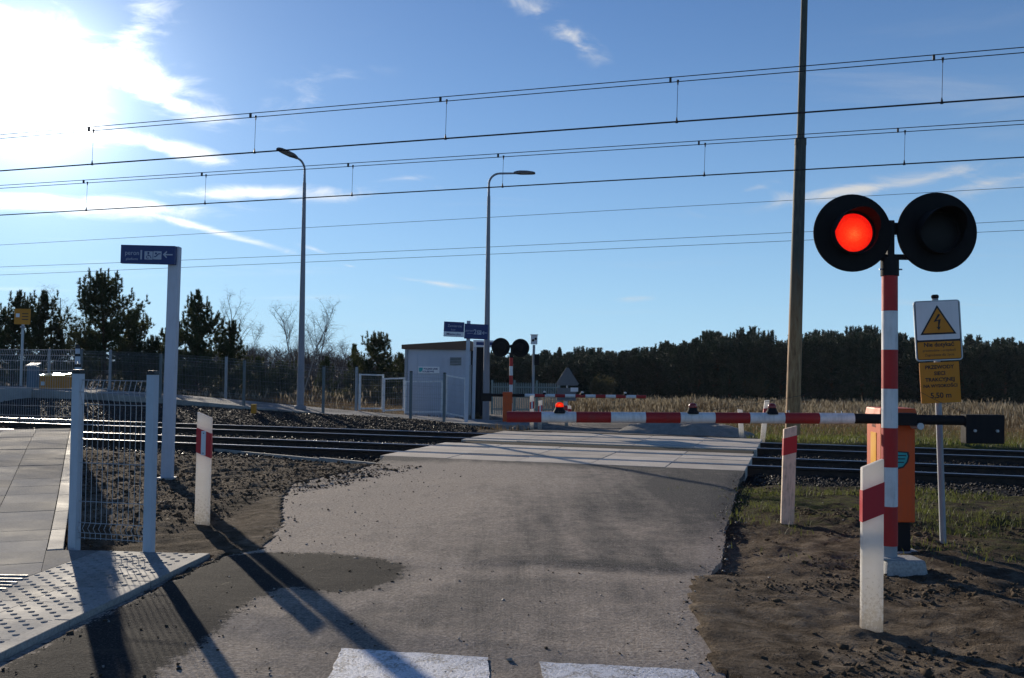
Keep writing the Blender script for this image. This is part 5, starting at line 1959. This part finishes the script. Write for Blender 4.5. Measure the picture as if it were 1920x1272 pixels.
# ------------------------------------------------------------------ trees
def tufts(P, Dr, rs, n_need, length, width, spread):
    n = len(P)
    P = np.repeat(P, n_need, 0)
    Dr = np.repeat(Dr, n_need, 0) + rs.normal(0, spread, (n * n_need, 3))
    Dr /= np.linalg.norm(Dr, axis=1)[:, None] + 1e-9
    L = rs.uniform(0.6, 1.15, (len(P), 1)) * length
    side = np.cross(Dr, rs.normal(size=Dr.shape))
    side /= np.linalg.norm(side, axis=1)[:, None] + 1e-9
    a = P - side * width / 2
    b = P + side * width / 2
    c = P + Dr * L
    Vv = np.stack([a, b, c], 1).reshape(-1, 3)
    Ff = np.arange(len(Vv)).reshape(-1, 3)
    return Vv, Ff


def pine_mesh(seed, h, width, tuft_len=0.18, tuft_w=0.028, n_need=24, step=0.13, low=0.10, shape=0.85, whorl=0.30, spread=0.50, tip=0.08):
    rs = np.random.RandomState(seed)
    tr = MB()
    bend = rs.uniform(-0.05, 0.05, 2) * h
    tp = [(bend[0] * t * t, bend[1] * t * t, h * t) for t in (0, 0.25, 0.5, 0.75, 1.0)]
    tr.tube(tp, [0.022 * h, 0.018 * h, 0.013 * h, 0.008 * h, 0.003 * h], 7)
    P, Dd = [], []
    nw = int(h * (1 - low) / whorl)
    for w in range(nw + 1):
        t = low + (1 - low) * (w + rs.uniform(-0.3, 0.3)) / nw
        t = min(max(t, low), 0.995)
        base = np.array([bend[0] * t * t, bend[1] * t * t, h * t])
        rad = width / 2 * ((1 - t) ** shape) * (0.72 if t < 0.25 else 1.0) + tip
        for _ in range(rs.randint(5, 9)):
            azm = rs.uniform(0, 2 * math.pi)
            L = rad * rs.uniform(0.55, 1.18)
            up = rs.uniform(0.12, 0.5) + 0.6 * t
            dirv = np.array([math.cos(azm), math.sin(azm), up])
            e = base + dirv * L * np.array([1, 1, 1.0])
            e[2] += 0.12 * L
            midp = base + (e - base) * 0.5 - np.array([0, 0, 0.06 * L])
            tr.tube([base, midp, e], [0.006 * h * (1 - t) + 0.006, 0.008, 0.004], 4, caps=False)
            k = max(2, int(L / step))
            for q in range(k + 1):
                f = 0.25 + 0.75 * q / k
                c = (base * (1 - f) ** 2 + 2 * midp * f * (1 - f) + e * f * f)
                if q == k:
                    for up_ in (0.3, 0.9, 1.5):
                        P.append(c + np.array([0, 0, up_ * tuft_len]))
                        Dd.append(np.array([dirv[0] * 0.3, dirv[1] * 0.3, 1.6]))
                for _s in range(3 if q < k else 1):
                    off = rs.normal(0, 0.10 * L * (1.1 - 0.5 * f) + 0.03, 3)
                    off[2] = abs(off[2]) * 0.6
                    P.append(c + off)
                    Dd.append(np.array([dirv[0] * 0.5, dirv[1] * 0.5, 0.75]))
    for q in range(5):
        P.append(np.array([bend[0], bend[1], h * (1 - 0.012 * q)]))
        Dd.append(np.array([0, 0, 2.5]))
    Vv, Ff = tufts(np.array(P), np.array(Dd), rs, n_need, tuft_len, tuft_w, spread)
    return tr.mesh('trunk', 'bark', fix=False), Vv, Ff


def pine(loc, h, width, label, seed, group, mat='needles', **kw):
    tme_, Vv, Ff = pine_mesh(seed, h, width, **kw)
    o = thing('pine_tree', label, 'tree', loc, group=group)
    link('trunk', tme_, o)
    link('crown', np_mesh('crown', Vv, Ff, mat), o)
    return o


LP = 'young pines behind the far walkway'


def pine_at(px, top, base_y, dep, wpx, label, seed, **kw):
    b, t_ = D(px, base_y, dep), D(px, top, dep)
    return pine((b.x, b.y, b.z - 0.1), t_.z - b.z + 0.1, wpx / 1800 * dep, label, seed, LP, **kw)


pine_at(195, 533, 745, 46, 190, 'tall broad pine between the yellow sign and the tall grey post', 21, shape=0.55, low=0.2)
pine_at(250, 600, 745, 49, 120, 'lower pine growing against the right flank of the broad pine', 22, shape=0.6)
pine_at(22, 566, 735, 44, 120, 'dark pine standing behind the yellow notice board', 23, shape=0.5)
pine_at(72, 566, 738, 47, 110, 'bushy dark pine next to the notice board pine', 24, shape=0.5)
pine_at(-30, 590, 735, 45, 130, 'dark pine at the edge beside the notice board pine', 25, shape=0.5)
pine_at(108, 628, 742, 48, 70, 'small pine in the gap under the thin bare birch', 26)
pine_at(368, 562, 752, 44, 150, 'pointed pine just right of the tall grey sign post', 27, shape=0.85)
pine_at(425, 622, 757, 45, 110, 'wide pine below the leafless birch top', 28, shape=0.6)
pine_at(322, 612, 750, 48, 90, 'pine half hidden by the tall grey sign post', 29, shape=0.7)
pine_at(290, 650, 752, 47, 90, 'low pine between broad pine and grey sign post', 33, shape=0.6)
pine_at(705, 645, 765, 48, 110, 'rounded pine beside the white hut', 30, shape=0.5)
pine_at(665, 662, 762, 50, 50, 'small narrow pine beside the rounded pine by the gate', 31)
pine_at(745, 678, 768, 50, 60, 'low pine against the wall of the hut', 32)
pine_at(480, 690, 762, 46, 90, 'squat young pine in the scrub left of the lamp post', 34, shape=0.5)
pine_at(530, 700, 764, 47, 90, 'squat young pine close to the lamp post foot', 35, shape=0.5)
pine_at(610, 685, 764, 50, 60, 'thin young pine among reeds past the lamp post', 36)
pine_at(150, 655, 745, 50, 110, 'low dark pine under the broad pine', 37, shape=0.5)


def bare_mesh(seed, h, width, twig_r=0.007, levels=4, stems=1, mats=('birch', 'twig')):
    rs = random.Random(seed)
    tr, tw = MB(), MB()

    def branch(p, d, L, r, lev):
        pts = [p]
        q = p
        dd = d
        for k in range(3):
            dd = (dd + Vector((rs.uniform(-0.18, 0.18), rs.uniform(-0.18, 0.18), rs.uniform(-0.02, 0.14) if lev < 3 else rs.uniform(-0.28, 0.05)))).normalized()
            q = q + dd * (L / 3)
            pts.append(q)
        (tr if lev == 0 else tw).tube(pts, [r, r * 0.8, r * 0.6, r * 0.35], 6 if lev == 0 else 3, caps=False)
        if lev >= levels:
            return
        nb = {0: 15, 1: 6, 2: 4, 3: 2}.get(lev, 3)
        for k in range(nb):
            f = rs.uniform(0.22 if lev == 0 else 0.15, 1.0)
            i = min(2, int(f * 3))
            pp = pts[i].lerp(pts[i + 1], f * 3 - i)
            a = rs.uniform(0, 2 * math.pi)
            out = Vector((math.cos(a), math.sin(a), rs.uniform(0.5, 1.3) if lev < 2 else rs.uniform(-0.3, 0.9))).normalized()
            nd = (out + dd * 0.5).normalized()
            nl = L * (0.36 * (1.25 - f * 0.7) if lev == 0 else rs.uniform(0.4, 0.65))
            if lev == 0:
                nl = max(nl, 0.25 * width)
            branch(pp, nd, nl, max(r * 0.36, twig_r * 0.5), lev + 1)
    for s in range(stems):
        d0 = Vector((rs.uniform(-0.12, 0.12) * (stems > 1) * 1.6 + rs.uniform(-0.03, 0.03), rs.uniform(-0.1, 0.1), 1)).normalized()
        branch(Vector((0.15 * s, 0, 0)), d0, h * rs.uniform(0.88, 1.0), 0.009 * h, 0)
    return tr.mesh('trunk', mats[0], fix=False), tw.mesh('crown', mats[1], fix=False)


def bare_at(px, top, base_y, dep, wpx, label, seed, stems=1, group='bare birches'):
    b, t_ = D(px, base_y, dep), D(px, top, dep)
    o = thing('birch_tree', label, 'tree', (b.x, b.y, b.z - 0.1), group=group)
    a, c = bare_mesh(seed, t_.z - b.z + 0.1, wpx / 1800 * dep, stems=stems)
    link('trunk', a, o)
    link('crown', c, o)
    return o


bare_at(120, 552, 742, 52, 60, 'thin leafless birch between the notice board and the broad pine', 51)
bare_at(424, 565, 755, 54, 50, 'leafless birch rising behind the wide pine', 52)
bare_at(450, 625, 758, 56, 40, 'short leafless birch beside the wide pine', 53)
bare_at(560, 578, 764, 58, 90, 'spreading leafless birch right behind the street lamp pole', 54, stems=2)
bare_at(588, 600, 764, 60, 60, 'leafless birch close beside the street lamp pole', 55, stems=1)
bare_at(622, 655, 764, 62, 50, 'small leafless birch past the street lamp', 56, stems=2)

# bare hazy wood far behind on the left
fw = []
for k in range(4):
    a, c = bare_mesh(80 + k, 9.0 + k, 4.0, twig_r=0.05, levels=2, stems=2, mats=('twig_far', 'twig_far'))
    fw.append((a, c))
nfw = 170
for k in range(nfw):
    px = -80 + (775 + 80) * (k + rnd.uniform(-0.4, 0.4)) / nfw
    dep = rnd.uniform(85, 205)
    top = 652 + abs(px - 470) * 0.07 + rnd.uniform(-4, 14)
    b, t_ = D(px, 735, dep), D(px, top, dep)
    o = thing('bare_tree', 'grey leafless tree of the distant wood behind the young pines', 'tree', (b.x, b.y, hz(b.x, b.y) - 0.2), rnd.uniform(0, 6.28), group='distant leafless wood')
    a, c = fw[k % 4]
    sc = (t_.z - hz(b.x, b.y)) / (9.0 + k % 4)
    o.scale = (1.0, 1.0, sc)
    link('trunk', a, o)
    link('crown', c, o)

# conifer wood on the right
prot_f = []
for k in range(7):
    hh_ = 8.0
    tme_, Vv, Ff = pine_mesh(200 + k, hh_, (3.2, 3.6, 4.2, 3.0, 4.6, 3.8, 2.8)[k], tuft_len=0.42, tuft_w=0.12, n_need=13, step=0.34, low=0.04, shape=(0.42, 0.6, 0.38, 0.95, 0.48, 0.7, 1.1)[k], whorl=0.5, spread=0.6, tip=(0.25, 0.12, 0.4, 0.05, 0.3, 0.15, 0.04)[k])
    prot_f.append((tme_, np_mesh('crown', Vv, Ff, 'needles_far')))


def skyline(px):
    xs = [760, 900, 960, 1060, 1150, 1230, 1290, 1335, 1370, 1420, 1470, 1540, 1600, 1660, 1720, 1800, 1860, 1920, 2100]
    ys = [670, 670, 668, 666, 664, 660, 650, 638, 637, 642, 648, 640, 636, 640, 648, 650, 654, 657, 660]
    return float(np.interp(px, xs, ys))


nfr = 280
for k in range(nfr):
    row = k % 4
    px = 850 + (2050 - 850) * (k + rnd.uniform(-1.6, 1.6)) / nfr
    dep = 96 + row * 9 + rnd.uniform(-4, 4)
    top = skyline(px) + rnd.choice((rnd.uniform(-8, 1), rnd.uniform(0, 7), rnd.uniform(0, 12))) + (3 - row) * 4
    b = D(px, 735, dep)
    gz = hz(b.x, b.y)
    t_ = D(px, top, dep)
    o = thing('pine_tree', 'dark conifer of the wood along the far side of the field', 'tree', (b.x, b.y, gz - 0.3), rnd.uniform(0, 6.28), group='conifer wood beyond the field')
    tme_, cme = prot_f[rnd.randrange(7)]
    sc = (t_.z - gz + 0.3) / 8.0
    w_ = rnd.uniform(0.62, 1.15)
    o.scale = (w_, w_, sc)
    link('trunk', tme_, o)
    link('crown', cme, o)

# low scrub in front of the wood and below the young pines
def scrub(px, top, base_y, dep, wpx, label, seed, group='scrub bushes', mat='shrub', n=700):
    rs_ = np.random.RandomState(seed)
    b, t_ = D(px, base_y, dep), D(px, top, dep)
    h, w = t_.z - b.z, wpx / 1800 * dep
    o = thing('bush', label, 'bush', (b.x, b.y, b.z - 0.05), group=group)
    st = MB()
    P = []
    for k in range(26):
        a = rs_.uniform(0, 6.28)
        rr = rs_.uniform(0.1, 1) ** 0.6
        e = np.array([math.cos(a) * w / 2 * rr, math.sin(a) * w / 2 * rr, h * rs_.uniform(0.45, 1.0) * (1 - 0.45 * rr)])
        st.tube([(0, 0, 0), tuple(e * np.array([0.4, 0.4, 0.6])), tuple(e)], [0.02, 0.012, 0.004], 4, caps=False)
        for q in range(n // 26):
            f = rs_.uniform(0.25, 1.0)
            P.append(e * np.array([f, f, f ** 0.8]) + rs_.normal(0, 0.10, 3) * (0.6 + w * 0.25))
    P = np.array(P)
    P[:, 2] = np.abs(P[:, 2])
    Vv, Ff = tufts(P, np.tile(np.array([0, 0, 0.8]), (len(P), 1)), rs_, 6, 0.16 * dep / 46, 0.035 * dep / 46, 0.7)
    link('stems', st.mesh('stems', 'twig', fix=False), o)
    link('foliage', np_mesh('foliage', Vv, Ff, mat), o)
    return o


for k, (px, top, w_, lab) in enumerate(((20, 690, 130, 'dark bush below the notice board pine'), (120, 690, 100, 'dark bush under the thin birch'), (215, 690, 130, 'bush in the shade of the broad pine'), (320, 690, 120, 'bush behind the foot of the grey sign post'), (385, 690, 110, 'bush below the pointed pine'),
                                       (440, 695, 110, 'bush below the wide pine'), (505, 715, 110, 'low bush left of the lamp post foot'), (640, 722, 80, 'brown bush beside the gate'), (700, 700, 100, 'bush below the rounded pine'))):
    scrub(px, top, 762, 43 + (k % 3), w_, lab, 300 + k)
for k, (px, top, w_, lab) in enumerate(((470, 668, 90, 'tall brown thicket behind the squat young pine'), (520, 666, 90, 'tall brown thicket left behind the lamp post'), (585, 672, 80, 'tall brown thicket under the leafless birches'), (630, 674, 80, 'tall brown thicket past the small birch'), (680, 678, 70, 'tall brown thicket behind the rounded pine'), (745, 682, 60, 'tall brown thicket close to the hut wall'))):
    scrub(px, top, 745, 80, w_, lab, 360 + k, n=1100, mat='thicket')
for k, (px, top, w_, lab) in enumerate(((1130, 700, 60, 'pale bush standing out before the conifer wood'), (1420, 690, 50, 'bright green bush at the wood edge above the boom'))):
    scrub(px, top, 748, 88, w_, lab, 330 + k, n=900)


# ------------------------------------------------------------------ grass, reeds, clods, pebbles
def blades(P, h, w, rs, lean=0.35, mat='grass', name='grass', bend=True):
    n = len(P)
    az_ = rs.uniform(0, 2 * math.pi, n)
    sd = np.stack([np.cos(az_), np.sin(az_), np.zeros(n)], 1)
    ln = rs.normal(0, lean, (n, 2)) * h[:, None]
    top = P + np.stack([ln[:, 0], ln[:, 1], h], 1)
    midp = P + np.stack([ln[:, 0] * 0.3, ln[:, 1] * 0.3, h * 0.55], 1)
    wv = sd * w[:, None]
    Vv = np.stack([P - wv, P + wv, midp + wv * 0.7, midp - wv * 0.7, top], 1).reshape(-1, 3)
    b = np.arange(n)[:, None] * 5
    t1, t2, t3 = b + np.array([[0, 1, 2]]), b + np.array([[0, 2, 3]]), b + np.array([[3, 2, 4]])
    return Vv, np.concatenate([t1, t2, t3]), top


def scatter(n, x0, x1, y0, y1, rs, dens):
    x, y = rs.uniform(x0, x1, n), rs.uniform(y0, y1, n)
    k = rs.uniform(0, 1, n) < dens(x, y)
    x, y = x[k], y[k]
    return np.stack([x, y, height(x, y)], 1)


rs = np.random.RandomState(5)


def d_green(x, y):
    u, v = x * CU - y * SU, x * SU + y * CU
    a = np.exp(-(((x - 3.3) / 1.4) ** 2 + ((y - 11.5) / 2.2) ** 2)) * (u > CROSS_U1 + 0.1) + 0.7 * sstep(x, 3.0, 4.2) * sstep(y, 6.4, 8.4) + 0.25 * sstep(x, 1.8, 2.6) * sstep(y, 8.0, 9.5)
    return 0.7 * a * (v < 13.9) * np.clip(0.02 + 3.5 * fbm(x, y, 1.4, 3, 6.0), 0, 1)


P = scatter(85000, 1.2, 9, 6.0, 14.5, rs, d_green)
h_ = rs.uniform(0.03, 0.085, len(P))
Vv, Ff, _ = blades(P, h_, rs.uniform(0.002, 0.004, len(P)), rs, 0.5)
stuff(tag(link('grass', np_mesh('grass', Vv, Ff, 'grass')), 'sparse green grass and moss on the right-hand verge', 'grass'))


def d_strip(x, y):
    u, v = x * CU - y * SU, x * SU + y * CU
    return (v > 22.9) * (v < 34) * (u > -1.2 + 0.0 * v) * np.clip(0.75 + 1.5 * fbm(x, y, 0.6, 3), 0, 1) * (1 - 0.7 * sstep(v, 29, 33))


P = scatter(60000, 3, 24, 18, 34, rs, d_strip)
Vv, Ff, _ = blades(P, rs.uniform(0.04, 0.12, len(P)), rs.uniform(0.006, 0.012, len(P)), rs, 0.5)
stuff(tag(link('grass', np_mesh('grass', Vv, Ff, 'grass')), 'strip of short green grass beyond the rails on the right', 'grass'))


def d_dry(x, y):
    u, v = x * CU - y * SU, x * SU + y * CU
    out = ~inside(far_road, x, y) & (np.hypot(x - hc_.x, y - 24.2) > 1.9)
    return out * ((v > 23.2) * (u > -9) * np.clip(0.25 + 2.4 * fbm(x, y, 0.5, 3, 3.0), 0, 1) + (v > 29.3) * 0.7)


P = scatter(70000, -14, 26, 22, 44, rs, d_dry)
P = P[(P[:, 0] * SU + P[:, 1] * CU > 23.2) & ~((P[:, 0] * CU - P[:, 1] * SU < -8.4) & (P[:, 0] * SU + P[:, 1] * CU < 29.3))]
Vv, Ff, _ = blades(P, rs.uniform(0.05, 0.22, len(P)), rs.uniform(0.005, 0.010, len(P)), rs, 0.5)
stuff(tag(link('dry_grass', np_mesh('dry_grass', Vv, Ff, 'dry_grass')), 'low brown dry grass beyond the tracks', 'grass'))


def reeds(n, x0, x1, y0, y1, hmin, hmax, label, dens, fat=1.0):
    P = scatter(n, x0, x1, y0, y1, rs, dens)
    vv = P[:, 0] * SU + P[:, 1] * CU
    hmod = np.clip(0.75 + 1.5 * fbm(P[:, 0], P[:, 1], 0.5, 3) + 0.8 * fbm(P[:, 0], P[:, 1], 0.12, 2), 0.2, 1.6) * (0.3 + 0.7 * sstep(vv, 35, 44))
    h = rs.uniform(hmin, hmax, len(P)) * hmod
    Vv, Ff, top = blades(P, h, rs.uniform(0.008, 0.018, len(P)) * fat, rs, 0.10)
    mi = np.zeros(len(Ff), int)
    pk_ = rs.uniform(0, 1, len(P)) < 0.16
    tp = top[pk_]
    n2_ = len(tp)
    a_ = rs.uniform(0, 6.28, n2_)
    sd = np.stack([np.cos(a_), np.sin(a_), np.zeros(n2_)], 1) * rs.uniform(0.02, 0.05, n2_)[:, None]
    dr = rs.normal(0, 0.05, (n2_, 3))
    dr[:, 2] = 0
    up = np.stack([np.zeros(n2_), np.zeros(n2_), rs.uniform(0.14, 0.30, n2_)], 1)
    V2 = np.stack([tp - up * 0.5, tp + sd, tp + up * 0.7 + dr, tp - sd], 1).reshape(-1, 3)
    b = np.arange(n2_)[:, None] * 4 + len(Vv)
    F2 = np.concatenate([b + np.array([[0, 1, 2]]), b + np.array([[0, 2, 3]])])
    me = np_mesh('reeds', np.concatenate([Vv, V2]), np.concatenate([Ff, F2]), ['reed', 'plume'], np.concatenate([mi, np.ones(len(F2), int)]))
    return stuff(tag(link('reeds', me), label, 'reeds'))


def d_reed(x, y):
    u, v = x * CU - y * SU, x * SU + y * CU
    return ((v > 37.0 + 6.0 * fbm(x, y, 0.2, 2)) & ~inside(grow_poly(far_road, 0.6), x, y)) * (x > 1.5) * np.clip(0.75 + 0.9 * fbm(x, y, 0.3, 3), 0.1, 1)


reeds(60000, 1, 38, 34, 60, 0.25, 0.68, 'belt of tall pale dry reeds before the conifer wood', d_reed)


def d_reed3(x, y):
    return np.clip(0.7 + 1.2 * fbm(x, y, 0.08, 3, 2.0), 0.1, 1) * (x > 0.03 * y)


reeds(16000, 2, 62, 56, 90, 0.12, 0.36, 'distant low reeds in front of the conifer wood', d_reed3, 2.6)


def d_reed2(x, y):
    u, v = x * CU - y * SU, x * SU + y * CU
    return (v > 31.5) * np.clip(0.45 + 1.4 * fbm(x, y, 0.35, 3, 5.0), 0.0, 1)


reeds(14000, -22, -5, 34, 50, 0.5, 1.0, 'dry reeds and grass behind the far walkway', d_reed2)

# clods of soil and pebbles
def d_clod(x, y):
    u, v = x * CU - y * SU, x * SU + y * CU
    c = (x > 1.3) * (~inside(near_road, x, y)) * np.clip(0.28 + 2.6 * fbm(x, y, 1.1, 3, 8.0), 0, 1)
    l = (u < -5.4) * (y > 7.7) * (~inside(walk_poly, x, y)) * 0.75
    return (v < 13.9) * np.maximum(c, l)


P = scatter(150000, -9, 6, 4.4, 15.5, rs, d_clod)
sz = rs.gamma(1.2, 0.0062, len(P)).clip(0.003, 0.045)
P[:, 2] += sz * 0.2
Vv, Ff = rocks(0, P, sz, rs, 0.7)
stuff(link('soil_clods', np_mesh('soil_clods', Vv, Ff, 'clod', smooth=False), ground))


def d_peb(x, y):
    return np.where(inside(near_road, x, y), 0.16 + 0.5 * np.clip(fbm(x, y, 0.9, 3, 2.0), 0, 1), 0.25)


P = scatter(22000, -5, 6, 4.4, 14.0, rs, d_peb)
onr = inside(near_road, P[:, 0], P[:, 1])
P = P[~inside(walk_poly, P[:, 0], P[:, 1])]
onr = inside(near_road, P[:, 0], P[:, 1])
P[:, 2] = np.where(onr, 0.004, P[:, 2])
sz = rs.gamma(1.3, 0.0035, len(P)).clip(0.002, 0.026)
Vv, Ff = rocks(0, P, sz, rs, 0.7)
stuff(link('pebbles', np_mesh('pebbles', Vv, Ff, ['clod', 'pebble'], (rs.uniform(0, 1, len(sz)) < 0.25).astype(int).repeat(8)), ground))
# loose grit along the broken road edge and round the patch
gp_ = []
for poly_, cnt_, sg_ in ((near_road, 3800, 0.10), (patch, 350, 0.06)):
    pp_ = np.array(poly_)
    L_ = np.hypot(*(np.roll(pp_, -1, 0) - pp_).T)
    seg_ = rs.choice(len(pp_), cnt_, p=L_ / L_.sum())
    t_r = rs.uniform(0, 1, cnt_)[:, None]
    gp_.append(pp_[seg_] * (1 - t_r) + np.roll(pp_, -1, 0)[seg_] * t_r + rs.normal(0, sg_, (cnt_, 2)))
gp_ = np.concatenate(gp_)
gv_ = gp_[:, 0] * SU + gp_[:, 1] * CU
gp_ = gp_[(gv_ < 14.3) & (gp_[:, 1] > 4.2) & ~inside(walk_poly, gp_[:, 0], gp_[:, 1])]
onr = inside(near_road, gp_[:, 0], gp_[:, 1])
gz_ = np.where(onr, 0.006, np.minimum(height(gp_[:, 0], gp_[:, 1]), 0.02))
sz = rs.gamma(1.2, 0.0040, len(gp_)).clip(0.002, 0.028)
gz_ = gz_ - 0.35 * sz
Vv, Ff = rocks(0, np.stack([gp_[:, 0], gp_[:, 1], gz_], 1), sz, rs, 0.7)
stuff(link('edge_grit', np_mesh('edge_grit', Vv, Ff, ['clod', 'pebble'], (rs.uniform(0, 1, len(sz)) < 0.35).astype(int).repeat(8)), ground))
# straws and dead leaves lying about
P = scatter(3600, -5, 6, 4.5, 13, rs, lambda x, y: np.where(inside(near_road, x, y), 0.12, 0.5) * (~inside(walk_poly, x, y)))
onr = inside(near_road, P[:, 0], P[:, 1])
P[:, 2] = np.where(onr, 0.006, P[:, 2] + 0.01)
Vv, Ff, _ = blades(P, rs.uniform(0.004, 0.02, len(P)), rs.uniform(0.0012, 0.002, len(P)), rs, 0.0)
ang = rs.uniform(0, 6.28, len(P))
ll = rs.uniform(0.03, 0.10, len(P))
V4 = Vv.reshape(-1, 5, 3)
V4[:, 2:4, :2] += (np.stack([np.cos(ang), np.sin(ang)], 1) * ll[:, None] * 0.5)[:, None, :]
V4[:, 4, :2] += np.stack([np.cos(ang), np.sin(ang)], 1) * ll[:, None]
stuff(link('straw_litter', np_mesh('straw_litter', V4.reshape(-1, 3), Ff, 'dry_grass'), ground))

# ------------------------------------------------------------------ air
HAZE = 0.00015
if HAZE > 0:
    hm = bpy.data.materials.new('air')
    hm.use_nodes = True
    hn = hm.node_tree.nodes
    hn.clear()
    pvn = hn.new('ShaderNodeVolumePrincipled')
    pvn.inputs['Color'].default_value = (0.86, 0.92, 1.0, 1)
    pvn.inputs['Density'].default_value = HAZE
    ho = hn.new('ShaderNodeOutputMaterial')
    hm.node_tree.links.new(pvn.outputs[0], ho.inputs['Volume'])
    hme = MB().box((0, 1300, 6.0), (3200, 2700, 18.0)).mesh('haze', hm)
    stuff(link('haze', hme))
